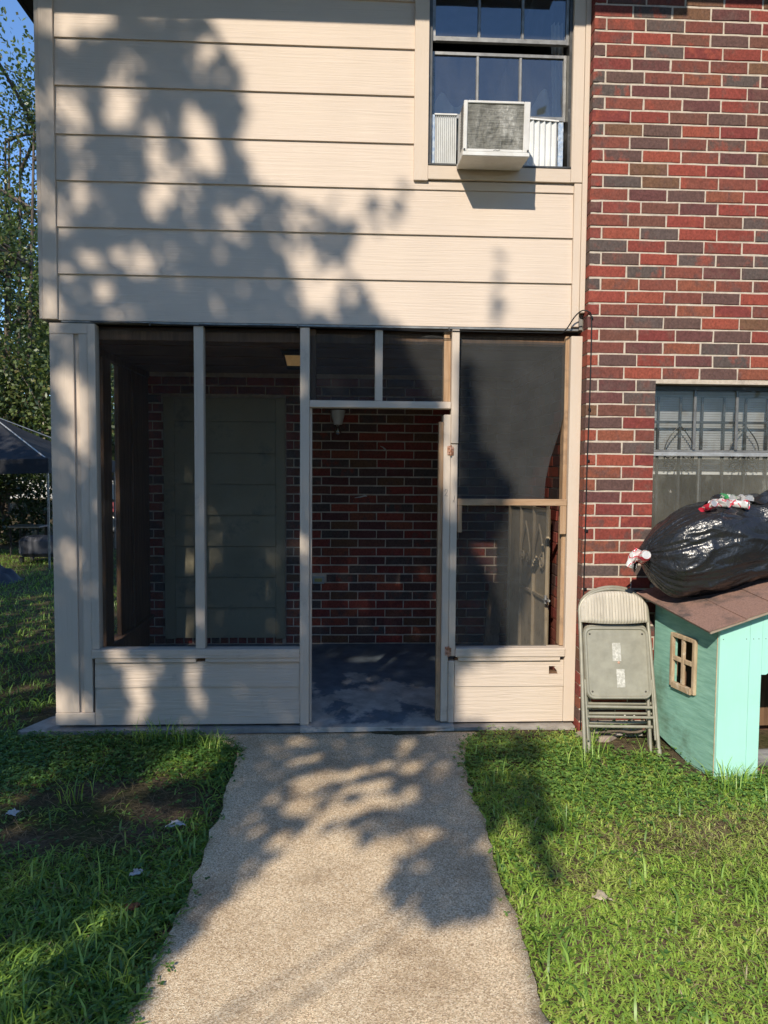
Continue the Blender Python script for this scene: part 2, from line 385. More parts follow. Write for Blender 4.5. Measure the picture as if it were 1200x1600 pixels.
sb = MB()
sb.prism([(-2.10, -.055), (-2.07, -.075), (-1.2, -.06), (-.3, -.055), (.4, -.065), (1.2, -.058), (1.49, -.06), (1.49, 2.2), (-1.86, 2.2), (-1.9, .35), (-2.0, .2)], -.25, .012, 'z')
struct(sb.build('porch_slab', 'concrete_edge'))
def floor_mat():
    m, nt, b = new_mat('worn_blue_floor_paint'); b.inputs['Roughness'].default_value = .5; b.inputs['Specular IOR Level'].default_value = .4
    t = tex(nt, 'noise', 1.7, (1, .8, 1), detail=8, rough=.62); r = ramp(nt, [(.5, (.15, .18, .205)), (.54, (.50, .45, .39))])
    sx = nt.nodes.new('ShaderNodeTexCoord'); se = nt.nodes.new('ShaderNodeSeparateXYZ'); nt.links.new(sx.outputs['Object'], se.inputs[0])
    ma = nt.nodes.new('ShaderNodeMapRange'); ma.inputs[1].default_value = 1.5; ma.inputs[2].default_value = .5; ma.inputs[3].default_value = -.12; ma.inputs[4].default_value = .07
    nt.links.new(se.outputs[1], ma.inputs[0])
    ad = nt.nodes.new('ShaderNodeMath'); nt.links.new(t.outputs['Fac'], ad.inputs[0]); nt.links.new(ma.outputs[0], ad.inputs[1]); nt.links.new(ad.outputs[0], r.inputs[0])
    t2 = tex(nt, 'noise', 9, detail=8); r2 = ramp(nt, [(.35, (.75, .75, .75)), (.65, (1.2, 1.2, 1.2))]); nt.links.new(t2.outputs['Fac'], r2.inputs[0])
    nt.links.new(mix(nt, 1., r.outputs[0], r2.outputs[0], 'MULTIPLY'), b.inputs['Base Color'])
    bump(nt, b, t.outputs['Fac'], .15, .01); return m
def fz(y): return .02 + .030 * max(0, y) / 2.1
fb = MB(); ys = [.03, .5, 1.0, 1.5, 2.1]
for x0, x1 in ((-1.84, -.31), (.69, 1.505)):
    for a, c in zip(ys, ys[1:]): fb.add([(x0, a, fz(a)), (x1, a, fz(a)), (x1, c, fz(c)), (x0, c, fz(c))], [(0, 1, 2, 3)])
ys = [-.062, .03, .5, 1.0, 1.5, 2.1]
for a, c in zip(ys, ys[1:]): fb.add([(-.31, a, fz(a)), (.69, a, fz(a)), (.69, c, fz(c)), (-.31, c, fz(c))], [(0, 1, 2, 3)])
fb.add([(-.31, -.062, .02), (-.31, -.066, -.05), (.69, -.066, -.05), (.69, -.062, .02)], [(0, 1, 2, 3)])
struct(fb.build('porch_floor', floor_mat()))

# ================================================================== bricks
def brick_mesh(seed):
    """one king-size brick, 1 x 1 x 1 box scaled per object; front at y=0, chamfered arris, slightly out of true"""
    rnd = random.Random(seed); L, H, D = .237, .0698, .09; c = .004
    def ring(ins, yy, j):
        hx, hz = L / 2 - ins, H / 2 - ins
        pts = [(-hx, -hz), (-hx * .36, -hz), (hx * .30, -hz), (hx, -hz), (hx, hz), (hx * .40, hz), (-hx * .28, hz), (-hx, hz)]
        return [(x + rnd.uniform(-j, j), yy + rnd.uniform(-j, j) * .5, z + rnd.uniform(-j, j)) for x, z in pts]
    vs = ring(0, D, 0) + ring(0, c, .0016) + ring(c, 0, .0020)
    fs = [(k + i, k + (i + 1) % 8, k + 8 + (i + 1) % 8, k + 8 + i) for k in (0, 8) for i in range(8)] + [tuple(range(16, 24))]
    me = bpy.data.meshes.new('brick'); me.from_pydata(vs, [], fs); me.materials.append(MAT['brick']); me.update()
    return me
BRICKS = [brick_mesh(i) for i in range(24)]
def lay(specs, parent, limit, score, rest_name='brickwork'):
    """specs: (x, y, z, length, depth, rotz) with x,y,z the middle of the outer face. The best-seen become brick objects, the rest one mesh."""
    specs = sorted(specs, key=score); rest = MB(); rr = []
    for i, (x, y, z, L, D, rz) in enumerate(specs):
        me = random.choice(BRICKS); jit = random.uniform(-.002, .0015)
        n = Vector((math.sin(rz), -math.cos(rz), 0)); p = Vector((x, y, z)) + n * jit
        if i < limit and score(specs[i]) < 1e5:
            obj('brick', me, None, parent[rz != 0] if isinstance(parent, dict) else parent, loc=p, rot=(0, random.uniform(-.004, .004), rz), scale=(L / .237, D / .09, 1 + random.uniform(-.02, .02)))
        else:
            mt = Matrix.Translation(p) @ Matrix.Rotation(rz, 4, 'Z') @ Matrix.Diagonal((L / .237, D / .09, 1, 1))
            rest.add([mt @ v.co for v in me.vertices], [tuple(q.vertices) for q in me.polygons]); rr += [random.random()] * len(me.vertices)
    if rest.v:
        me = rest.mesh(rest_name); a = me.attributes.new('rnd', 'FLOAT', 'POINT'); a.data.foreach_set('value', rr)
        obj(rest_name, me, 'brick_attr', parent[False] if isinstance(parent, dict) else parent, kind='stuff')
CH, CL, JT = .0792, .247, .0098

# ================================================================== house
house = thing('house', 'tan lap-sided upper storey joined to a red brick wing', 'house')
# --- upper storey: sheathing round the window opening, boards, trim
S = MB()
S.box(-1.90, .484, .006, .10, 2.60, 5.46).box(.484, 1.392, .006, .10, 2.60, 3.60).box(.484, 1.392, .006, .10, 5.20, 5.46).box(1.392, 1.50, .006, .10, 2.60, 5.46)
S.box(-1.90, -1.82, .10, 5.0, 2.60, 5.46).box(1.42, 1.50, .10, 5.0, 2.60, 5.46).box(-1.82, 1.42, 4.9, 5.0, 2.60, 5.46)
S.box(-1.82, 1.42, .10, 4.9, 2.66, 2.74).box(-1.82, 1.42, .10, 4.9, 5.38, 5.46)
upper = S.build('upper_wall', 'dark_room', house)
zs = [2.605, 2.890, 3.176, 3.457, 3.736, 4.026, 4.310, 4.595, 4.885, 5.16, 5.44]
def lap(mb, x0, x1, z0, z1, yo=0.):
    mb.prism([(yo - .014, z0), (yo + .0, z0 - .0), (yo + .006, z0 + .02), (yo + .006, z1 + .012), (yo - .001, z1 + .012), (yo - .014, z0 + .004)][::-1], x0, x1, 'x')
for i, z0 in enumerate(zs[:-1]):
    z1 = zs[i + 1]; mb = MB()
    xr = 1.418 if z0 < 3.4 else .396
    lap(mb, -1.815, xr, z0, z1)
    if i == 3: mb.box(.3945, 1.418, -.0115, .006, 3.457, 3.51)
    mb.build('siding_board', 'siding', upper)
mb = MB().box(-1.905, -1.816, -.026, .006, 2.607, 5.42, .003); mb.build('corner_board', 'trim', house)
mb = MB().box(-1.931, -1.9055, -.018, .10, 2.609, 5.42, .003); mb.build('corner_board', 'trim', house)
box('vertical_trim', 'trim', house, 1.419, 1.466, -.028, .006, 2.612, 3.512, .003)
box('vertical_trim', 'trim', house, 1.467, 1.499, -.040, .006, 2.70, 5.42, .003)
box('drip_flashing', 'alu_grey', house, -1.80, 1.47, -.012, .03, 2.590, 2.603, .001)
# side of the upper storey (lap boards seen from a step to the left)
for i in range(10):
    z0 = zs[i]; mb = MB(); mb.prism([(-1.925, z0), (-1.902, z0), (-1.902, zs[i + 1] + .01), (-1.91, zs[i + 1] + .01)], .10, 5.0, 'y'); mb.build('siding_board', 'siding', upper)
box('lower_side_wall', 'siding', house, -1.90, -1.80, 2.22, 5.0, -.1, 2.60)
# --- upper window
win = MB()
win.box(.4835, .506, -.006, .10, 3.612, 5.20).box(1.374, 1.3925, -.006, .10, 3.612, 5.20).box(.506, 1.374, -.006, .10, 5.18, 5.20).box(.4835, 1.3925, -.012, .10, 3.600, 3.612)
window = win.build('sash_window', 'alu_dark', house, 'dark metal upstairs window with six-pane sashes')
def cas(*a, m='trim'): return box('casing', m, window, *a)
cas(.394, .483, -.034, .006, 3.505, 5.42); cas(1.393, 1.465, -.034, .006, 3.515, 5.42)
cas(.4835, 1.392, -.031, .006, 3.515, 3.599, m='trim_h')
box('window_sill', 'alu_dark', window, .485, 1.391, -.036, .02, 3.5995, 3.611, .001)
def sash(y, z0, z1, x0=.508, x1=1.372, bot=.026, top=.018, m='alu_grey', name='sash'):
    s = MB(); t = .018
    s.box(x0, x0 + t, y - .012, y + .012, z0, z1).box(x1 - t, x1, y - .012, y + .012, z0, z1)
    s.box(x0 + t, x1 - t, y - .016, y + .012, z0, z0 + bot).box(x0 + t, x1 - t, y - .012, y + .012, z1 - top, z1)
    s.build(name, m, window)
    w3 = (x1 - x0 - 2 * t) / 3
    for i in range(3):
        a = x0 + t + i * w3
        MB().add([(a, y, z0 + bot), (a + w3, y, z0 + bot), (a + w3, y, z1 - top), (a, y, z1 - top)], [(0, 1, 2, 3)]).build('pane', 'glass', window)
        if i: MB().box(a - .009, a + .009, y - .010, y + .010, z0 + bot, z1 - top, .003).build('muntin', m, window)
sash(.022, 4.378, 5.185); sash(.062, 3.925, 4.335)
# curtain behind the glass
mb = MB(); mb.grid(lambda u, v: (.53 + .82 * u, .16 + .035 * math.sin(u * 31 + 3 * v) + .02 * math.sin(u * 13), 3.66 + (.26 + .07 * math.sin(u * 9.) + .05 * math.sin(u * 23)) * v + .12), 60, 8)
cur = mb.build('curtain', M('white_curtain', (.62, .60, .56), .9), window)
mb = MB(); mb.grid(lambda u, v: (1.285 + .075 * u + .03 * (1 - v), .12 + .02 * math.sin(u * 18), 3.72 + .85 * v), 16, 8)
mb.build('curtain', cur.data.materials[0], window)
# --- brick wing
wx0, wx1, wz0, wz1 = 1.950, 3.42, .95, 2.252
B = MB()
B.box(1.505, wx0, -.0955, .14, -.15, 5.42).box(wx1, 4.8, -.0955, .14, -.15, 5.42).box(wx0, wx1, -.0955, .14, -.15, wz0).box(wx0, wx1, -.0955, .14, wz1, 5.42)
B.box(1.5095, 1.62, .14, 5.0, -.15, 5.42).box(4.7, 4.8, .14, 5.0, -.15, 5.42).box(1.62, 4.7, 4.9, 5.0, -.15, 5.42).box(1.62, 4.7, .14, 4.9, 2.5, 2.6).box(1.62, 4.7, .14, 4.9, -.05, .02)
brickwall = B.build('brick_wall', 'mortar', house)
specs = []; zb = 3.067 - 39 * CH
ci = 0
for ci in range(62):
    z = zb + ci * CH + CH / 2
    if z > 5.38: break
    A = (ci % 2 == 1)                                    # full stretcher at the corner on every other course
    xs = [1.500] + [1.500 + (CL if A else .0815) + CL * k for k in range(14)]
    for k, (a, b_) in enumerate(zip(xs, xs[1:])):
        a2, b2 = a, b_ - JT
        D = .235 if (k == 0 and not A) else .09
        iv = [(a2, b2)]
        if z - .03 < wz1 and z + .03 > wz0:
            iv = []
            if a2 < wx0 - .02: iv.append((a2, min(b2, wx0)))
            if b2 > wx1 + .02: iv.append((max(a2, wx1), b2))
        for p, q in iv:
            if q > 4.75 or q - p < .03: continue
            specs.append(((p + q) / 2, -.1, z, q - p, D, 0.))
    # return of the wall above the porch roof line is covered; the return inside the porch belongs to the porch
def hs(s):
    x, y, z = s[:3]
    if x > 2.86 or z > 4.74 or z < -.02: return 1e6
    if x > 2.02 and z < 1.02: return 1e6
    return 0 if x < 2.8 else 5
lay(specs, brickwall, 300, hs)
# --- lower window in the brick wing
lw = MB(); y0 = -.012
lw.box(wx0 + .002, wx0 + .03, y0, .10, wz0 + .002, wz1 - .002).box(wx1 - .03, wx1 - .002, y0, .10, wz0 + .002, wz1 - .002)
lw.box(wx0 + .03, wx1 - .03, y0, .10, wz1 - .03, wz1 - .002).box(wx0 + .03, wx1 - .03, y0, .10, wz0 + .002, wz0 + .04)
lwin = lw.build('sash_window', 'alu_dark', house, 'wide window in the brick wall with blinds and scrolled security bars')
MB().box(wx0 + .03, wx1 - .03, -.022, .02, 1.792, 1.818, .002).build('meeting_rail', 'alu_light', lwin)
MB().box(wx0 + .03, wx1 - .03, .02, .045, 1.82, 1.835, .001).build('meeting_rail', 'alu_grey', lwin)
nW = 5; xsW = [wx0 + .03 + (wx1 - wx0 - .06) * i / nW for i in range(nW + 1)]
for i in range(nW):
    MB().add([(xsW[i], .015, 1.836), (xsW[i + 1], .015, 1.836), (xsW[i + 1], .015, wz1 - .03), (xsW[i], .015, wz1 - .03)], [(0, 1, 2, 3)]).build('pane', 'glass_low', lwin)
    if i: MB().box(xsW[i] - .009, xsW[i] + .009, .002, .013, 1.836, wz1 - .03, .002).build('muntin', 'alu_grey', lwin)
MB().add([(wx0 + .03, -.004, wz0 + .04), (wx1 - .03, -.004, wz0 + .04), (wx1 - .03, -.004, 1.792), (wx0 + .03, -.004, 1.792)], [(0, 1, 2, 3)]).build('pane', 'glass_dusty', lwin)
MB().box(xsW[1] + .03, xsW[1] + .04, .0, .012, wz0 + .04, 1.792).build('muntin', 'alu_grey', lwin)
bars = thing('security_grille', 'dark iron window bars with scrolls behind the lower window glass', 'grille', (wx0, .06, 1.0))
for i in range(9):
    x = .09 + .148 * i
    MB().box(x - .007, x + .007, -.007, .007, .0, 1.18).build('bar', 'alu_dark', bars)
for zz in (1.018, .02): MB().box(.0, 1.46, -.008, .008, zz - .008, zz + .008).build('rail', 'alu_dark', bars)
def spiral(cx, cz, r0, a0, turns, sgn=1, n=26):
    return [(cx + r0 * (1 - .75 * i / n) * math.cos(a0 + sgn * turns * 2 * math.pi * i / n), 0, cz + r0 * (1 - .75 * i / n) * math.sin(a0 + sgn * turns * 2 * math.pi * i / n)) for i in range(n + 1)]
for i in range(1, 9, 3):
    x = .09 + .148 * i
    for sg in (-1, 1):
        arc = [(x + sg * .098 * math.sin(math.pi * t / 2), 0, 1.0 - .17 * t) for t in [k / 10 for k in range(11)]]
        sp = spiral(x + sg * .055, .81, .043, 0 if sg > 0 else math.pi, 1.3, -sg)
        MB().tube(arc + [(x + sg * .098, 0, .81)] + sp[1:], .004, 6).build('scroll', 'alu_dark', bars)
        sp = spiral(x + sg * .055, .72, .043, 0 if sg > 0 else math.pi, 1.3, sg)
        MB().tube([(x + sg * .098, 0, .80)] + sp, .004, 6).build('scroll', 'alu_dark', bars)
bl = MB()
for i in range(34):
    z = 2.22 - i * .016
    bl.add([(wx0 + .06, .115, z), (wx1 - .06, .115, z), (wx1 - .06, .126, z - .0135), (wx0 + .06, .126, z - .0135)], [(0, 1, 2, 3)])
bl.box(wx0 + .06, wx1 - .06, .108, .132, 2.22, 2.245); bl.box(wx0 + .06, wx1 - .06, .110, .130, 1.672, 1.684)
tag(bl.build('window_blind', M('white_blind_slat', (.82, .82, .80), .6)), 'half-raised white slatted blind inside the lower brick-wall window', 'blind')
# --- roof
R = MB()
R.prism([(-1.30, 5.45), (-1.30, 5.58), (2.2, 6.8), (5.9, 5.58), (5.9, 5.45)], -2.64, 1.6, 'x')
R.prism([(-1.19, 5.45), (-1.19, 5.58), (2.2, 6.8), (5.9, 5.58), (5.9, 5.45)], 1.6005, 5.1, 'x')
roof = R.build('roof', 'shingle', house)
MB().box(-2.67, -2.641, -1.33, 5.9, 5.405, 5.57).build('fascia', 'roof_dark', roof); MB().box(-2.64, 1.6, -1.33, -1.3005, 5.42, 5.56).build('fascia', 'roof_dark', roof)
MB().box(1.6, 5.1, -1.22, -1.1905, 5.42, 5.56).build('fascia', 'roof_dark', roof)
MB().box(-2.64, 1.6, -1.30, .005, 5.423, 5.448).build('soffit', 'roof_dark', roof); MB().box(-2.64, -1.93, .005, 5.8, 5.423, 5.448).build('soffit', 'roof_dark', roof); MB().box(1.6, 5.1, -1.19, -.1, 5.423, 5.448).build('soffit', 'soffit', roof)

# ================================================================== screened porch
porch = thing('screened_porch', 'ground-floor screened porch with tan posts and an open doorway', 'porch')
# --- left pilaster
P = MB().box(-1.872, -1.642, .012, .16, .032, 2.588); pil = P.build('corner_pilaster', 'trim', porch)
for a in ((-1.876, -1.729, -.008, .0115, .111, 2.521), (-1.697, -1.642, -.008, .0115, .111, 2.521), (-1.876, -1.642, -.0085, .0115, 2.522, 2.588)): box('board', 'trim', pil, *a, ch=.0025)
box('foot_board', 'trim_h', pil, -1.878, -1.629, -.013, .0115, .030, .110, .003)
box('post', 'post', porch, -1.641, -1.592, -.018, .06, .527, 2.585, .003)
# --- posts, header, jambs
MB().box(-.984, -.924, -.014, .060, .527, 2.585, .003).build('post', 'post', porch)
MB().box(-.316, -.256, -.020, .070, .022, 2.585, .003).build('post', 'post', porch)
box('door_stop', 'post', porch, -.2555, -.241, .008, .055, .030, 2.08, .002)
box('door_header', 'knee', porch, -.2555, .6495, -.018, .070, 2.082, 2.127, .003)
box('mullion', 'post', porch, .160, .209, -.012, .060, 2.128, 2.585, .003)
MB().box(.652, .700, -.020, .060, 1.86, 2.585, .003).build('post', 'post', porch)
MB().box(.653, .699, -.010, .060, .470, 1.857, .003).build('post', 'post', porch)
box('post', 'post', porch, .654, .697, -.004, .060, .024, .436, .003)
box('door_jamb', 'post', porch, .606, .6515, -.012, .070, .034, 2.045, .003)
box('door_stop', 'raw_wood', porch, .577, .6055, .006, .060, .034, 2.00, .002)
box('stud', 'raw_wood', porch, .606, .6515, .030, .11, 2.130, 2.585, .003); box('stud', 'stain_wood', porch, -.2550, -.218, .040, .11, 2.130, 2.585, .003)
MB().box(1.424, 1.498, -.016, .060, .030, 2.556, .003).build('post', 'trim', porch)
box('stud', 'raw_wood', porch, 1.398, 1.4235, .022, .10, .530, 2.56, .003)
box('top_plate', 'stain_wood', porch, -1.63, 1.42, .062, .12, 2.50, 2.559, .003)
# --- rails and knee boards
def rail(x0, x1, notch=None):
    m = MB(); m.box(x0, x1, -.030, .060, .468, .526, .003)
    if notch: m.box(x0 + .02, notch - .03, -.022, .058, .440, .4675, .002); m.box(notch + .03, x1, -.022, .058, .440, .4675, .002)
    else: m.box(x0 + .02, x1 - .03, -.022, .058, .440, .4675, .002)
    m.build('sill_rail', 'knee', porch)
rail(-1.640, -.3165, -.952); rail(.6985, 1.4235)
K = MB().box(-1.625, -.318, .012, .050, .030, .45).box(.698, 1.30, .012, .050, .030, .45).box(1.30, 1.42, .012, .05, .03, .36); knee = K.build('knee_wall', 'stain_wood', porch)
m = MB(); m.prism([(-.010, .275), (.0, .275), (.0115, .29), (.0115, .439), (-.002, .439)][::-1], -1.627, -.3175); m.build('knee_board', 'knee', knee)
m = MB(); m.prism([(-.010, .030), (.0115, .030), (.0115, .285), (-.001, .285)][::-1], -1.6275, -.317); m.build('knee_board', 'knee', knee)
m = MB(); pr_ = [(-.010, .268), (.0, .268), (.0115, .28), (.0115, .439), (-.002, .439)][::-1]
m.prism(pr_, .699, 1.325); m.prism(pr_, 1.405, 1.4225)
m.prism([(-.0095, .268), (.0115, .268), (.0115, .345), (-.0065, .345)][::-1], 1.3251, 1.4049); m.prism([(-.0045, .400), (.0115, .400), (.0115, .439), (-.002, .439)][::-1], 1.3251, 1.4049)
m.prism([(1.385, .3452), (1.4048, .3452), (1.4048, .3998), (1.372, .3998), (1.36, .392), (1.378, .37)], -.003, .008, 'y')
m.build('knee_board', 'knee', knee, 'short tan board with a broken square hole')
m = MB(); m.prism([(-.010, .030), (.0115, .030), (.0115, .277), (-.001, .277)][::-1], .6985, 1.4215); m.build('knee_board', 'knee', knee)
# --- raw rail across the torn screen
box('brace', 'raw_wood_h', porch, .703, 1.420, -.010, .018, 1.461, 1.504, .003)
box('brace', 'raw_wood', porch, .704, .732, -.008, .016, 1.285, 1.4605, .003); box('brace', 'raw_wood', porch, 1.378, 1.419, -.008, .016, 1.275, 1.4605, .003)
# --- hinges and pencil marks
for z in (1.815, .505):
    h = MB().box(.630, .651, -.020, -.0125, z - .028, z + .030, .002).box(.6535, .672, -.0165, -.0105, z - .030, z + .022, .002); h.tube([(.652, -.022, z - .034), (.652, -.022, z + .034)], .006, 8)
    hg = h.build('hinge', 'rust', porch)
    for dx, dz in ((.640, .014), (.640, -.014), (.664, .006), (.664, -.016)):
        MB().tube([(dx, -.0205, z + dz), (dx, -.024, z + dz)], .003, 6).build('screw', 'screw', hg)
two = [(.617, 1.548), (.619, 1.561), (.627, 1.566), (.634, 1.560), (.632, 1.548), (.624, 1.534), (.615, 1.521), (.624, 1.523), (.638, 1.521)]
MB().tube([(x, -.0125, z) for x, z in two], .0013, 5).build('pencil_mark', 'mark', porch, 'pencilled figure two on the door jamb')
MB().tube([(.682, -.0105, 1.525), (.680, -.0105, 1.50), (.671, -.0105, 1.482), (.683, -.0105, 1.481), (.676, -.0105, 1.495)], .0014, 5).build('pencil_mark', 'mark', porch)
# --- insect screens
def screen(pts_fn, nu, nv, amp, seed, label=None, mat='screen'):
    def f(u, v):
        x, z = pts_fn(u, v); e = min(1, 6 * min(u, 1 - u, v + .02, 1.02 - v) + .05)
        return (x, .030 + amp * e * mnoise.fractal(Vector((x * 2.2, z * 1.3, seed)), 1., 2., 3), z)
    MB().grid(f, nu, nv).build('insect_screen', mat, porch, label)
def rect(x0, x1, z0, z1): return lambda u, v: (x0 + (x1 - x0) * u, z0 + (z1 - z0) * v)
screen(rect(-1.592, -.984, .526, 2.57), 14, 30, .012, 1.); screen(rect(-.924, -.316, .526, 2.57), 14, 30, .012, 2.)
def wavy(x0, x1): return lambda u, v: (x0 + (x1 - x0) * u, 2.127 + (.425 + .012 * math.sin(u * 9 + x0 * 5) - .014 * math.sin(u * math.pi)) * v)
screen(wavy(-.256, .160), 16, 16, .02, 3., 'sagging dark screen over the doorway', 'screen_mid'); screen(wavy(.209, .606), 16, 16, .02, 4., None, 'screen_mid')
TX = [(1.504, 1.280), (1.62, 1.285), (1.755, 1.312), (1.95, 1.372), (2.14, 1.422), (2.22, 1.436), (2.56, 1.43)]
def torn(u, v):
    z = 1.504 + (2.538 - 1.504) * v
    for (a, p), (b_, q) in zip(TX, TX[1:]):
        if a <= z <= b_: xr = p + (q - p) * (z - a) / (b_ - a); break
    else: xr = TX[-1][1]
    return (.700 + (xr - .700) * u, z - .02 * u * (v > .99))
screen(torn, 24, 34, .028, 5., 'torn dark screen hanging loose on its right edge', 'screen_sunlit')
screen(lambda u, v: (.700 + (1.312 - .03 * math.sin(v * 3) * (1 - v) - .700) * u, .526 + (1.462 - .526) * v), 20, 26, .02, 6., None, 'screen_mid')
# --- left side wall of the porch
L = MB().box(-1.868, -1.842, .162, 2.09, .02, .30); side = L.build('side_wall', 'stain_wood', porch)
box('side_sill', 'stain_wood', side, -1.90, -1.80, .162, 2.095, .301, .335, .003)
for a, b_ in ((.162, .26), (.76, .94), (1.225, 2.095)): box('side_post', 'stain_wood', side, -1.868, -1.80 if a < 1 else -1.832, a, b_, .336, 2.50, .003)
box('side_board', 'stain_wood', side, -1.8315, -1.815, 1.55, 1.57, .336, 2.50, .002)
box('side_header', 'stain_wood', side, -1.868, -1.82, .162, 2.095, 2.501, 2.558, .003)
MB().grid(lambda u, v: (-1.850, .94 + .285 * u, .336 + 2.164 * v), 2, 6).build('insect_screen', 'screen', side)
MB().grid(lambda u, v: (-1.850, .26 + .50 * u, .336 + 2.164 * v), 2, 6).build('insect_screen', 'screen', side)
MB().box(-1.876, -1.8685, .162, 2.1, .02, .30).build('siding_board', 'siding', side)
# --- ceiling
cl = MB().box(-1.868, 1.506, .121, 2.098, 2.560, 2.594); ceil = cl.build('porch_ceiling', 'ceiling', porch)
for i in range(1, 4): box('ceiling_batten', 'ceiling', ceil, -1.86, 1.50, .12 + .49 * i - .02, .12 + .49 * i + .02, 2.551, 2.5595, .002)
# --- back wall and the return along the brick wing
bw = MB().box(-1.868, 1.5085, 2.107, 2.22, -.1, 2.594).build('back_wall', 'mortar', porch)
sw = MB().box(1.5065, 1.5088, -.08, 2.106, -.1, 2.594).build('return_wall', 'mortar', porch)
specs = []; BCH, BCL = .0825, .257
bx0, bx1, bz1 = -1.694, -.591, 2.336
for c in range(32):
    z = .052 + BCH * c + BCH / 2
    if z + .03 > 2.56: break
    x = -1.868 + (-.10 if c % 2 else -.185)
    while x < 1.49:
        a, b_ = max(x, -1.866), min(x + BCL - JT, 1.499); x += BCL
        if b_ - a < .03: continue
        iv = [(a, b_)]
        if z < bz1 + .02 and z > .12:
            iv = []
            if a < bx0 - .03: iv.append((a, min(b_, bx0 - .008)))
            if b_ > bx1 + .03: iv.append((max(a, bx1 + .008), b_))
        elif z <= .12:
            iv = []
            if a < bx0 - .03: iv.append((a, min(b_, bx0 - .008)))
            if b_ > bx1 + .03: iv.append((max(a, bx1 + .008), b_))
        for p, q in iv:
            if not (-.36 < (p + q) / 2 < -.2 and .60 < z < .70): specs.append(((p + q) / 2, 2.1, z, q - p, .09, 0.))
            else: specs.append(((-.21 + max(q, -.12)) / 2, 2.1, z, max(q, -.12) + .21, .09, 0.))
k = 0; x = bx0
while x < bx1 - .05:                                     # a course of headers on end under the blocked-up door
    specs.append((x + .036, 2.1, .092, .072, .09, 0.)); x += .0835
for c in range(33):
    z = zb + CH * c + CH / 2
    if z < .03 or z + .03 > 2.57: continue
    y = -.092 + (.09 if c % 2 else .235) + JT
    while y < 2.08:
        q = min(y + CL - JT, 2.09)
        if q - y > .03: specs.append((1.4995, (y + q) / 2, z, q - y, .012, -math.pi / 2))
        y += CL
def ps(s):
    x, y, z = s[:3]
    if s[5] != 0: return y * 10 if (y < 1.0 and z > .45) else 1e6 if y > 1.35 else 50 + y
    if x > 1.0: return 1e6
    return 5 - min(4, abs(x - .2) < .5) + abs(x) * .1
lay(specs, {False: bw, True: sw}, 300, ps)
# --- blocked-up doorway on the back wall
dr = MB().box(bx0 + .01, bx1 - .01, 2.085, 2.1055, .12, bz1 - .01); door = dr.build('blocked_doorway', 'panel_green', porch, 'olive boarded-over doorway in the back brick wall')
for a in ((bx0, bx0 + .10, .11, bz1), (bx1 - .085, bx1, .11, bz1)): box('frame_board', 'panel_green', door, a[0], a[1], 2.060, 2.0845, a[2], a[3], .003)
z = .118; i = 0
while z < bz1 - .01:
    z1 = min(z + .285, bz1); m = MB(); m.prism([(2.050, z + .004), (2.0845, z + .004), (2.0845, z1 - .005), (2.076, z1 - .005)][::-1], bx0 + .1015, bx1 - .0865); m.build('panel_board', 'panel_green', door); z = z1
# --- outlet box and bits stuck on the back wall
o = thing('outlet_box', 'small grey outlet cover low on the porch back wall', 'outlet', (-.285, 2.098, .655))
MB().box(-.055, .055, -.012, .004, -.035, .035, .003).build('cover', M('outlet_cover', (.36, .40, .40), .5), o); MB().box(-.035, .035, -.016, -.0125, -.016, .016, .002).build('flap', M('outlet_flap', (.40, .38, .14), .5), o)
for nm, lab, pts in (('mortar_smear', 'thin white smear high on the porch back brick wall', [(.285, 1.905), (.31, 1.895), (.335, 1.872)]), ('paint_smear', 'white paint smear at mid height on the porch back brick wall', [(.05, 1.425), (.10, 1.432), (.15, 1.445), (.165, 1.44)])):
    m = MB().tube([(x, 2.093, z) for x, z in pts], [.003, .006, .009, .004][:len(pts)], 6); tag(m.build(nm, M(nm, (.6, .58, .54), .8)), lab, 'smear')
# --- lampholder with bare bulb, on the back wall
b = thing('wall_lampholder', 'white cone lampholder with clear bulb on porch back wall', 'lamp', (-.108, 2.02, 2.10))
MB().box(-.022, .022, .02, .08, .03, .10, .003).build('bracket', 'white_plastic', b)
MB().lathe([(.066, .125), (.068, .12), (.060, .08), (.040, .0), (.036, -.005), (.0, -.005)], n=20).lathe([(.066, .125), (.0, .125)], n=20).build('socket', 'white_plastic', b)
MB().lathe([(.014, -.004), (.016, -.02), (.030, -.045), (.034, -.065), (.028, -.088), (.014, -.098), (.001, -.100)], n=18).build('bulb', 'bulb', b)
# --- ceiling lantern
la = thing('ceiling_lantern', 'black and amber glass lantern on the porch ceiling', 'lamp', (-.40, .78, 2.558))
MB().lathe([(.0, 0), (.050, 0), (.050, -.012), (.0, -.012)], n=20).build('canopy', 'roof_dark', la)
MB().prism([(-.105, -.013), (.105, -.013), (.092, -.040), (-.092, -.040)], -.095, .095, 'y').build('cap', 'roof_dark', la)
amber = M('amber_glass', (.75, .48, .22), .35, .5, col2=(.62, .36, .15), scale=20)
_b = amber.node_tree.nodes['Principled BSDF']; _b.inputs['Emission Color'].default_value = (1., .62, .26, 1); _b.inputs['Emission Strength'].default_value = .07   # the lamp is on
for k in range(4):
    mt = Matrix.Rotation(k * math.pi / 2, 4, 'Z')
    MB().add([mt @ Vector(p) for p in ((-.080, -.080, -.042), (.080, -.080, -.042), (.062, -.062, -.115), (-.062, -.062, -.115))], [(0, 1, 2, 3)]).build('pane', amber, la)
    MB().tube([mt @ Vector((.081, -.081, -.04)), mt @ Vector((.063, -.063, -.118))], .006, 6).build('corner_bar', 'roof_dark', la)
MB().box(-.066, .066, -.066, .066, -.126, -.116, .002).build('base', 'roof_dark', la)
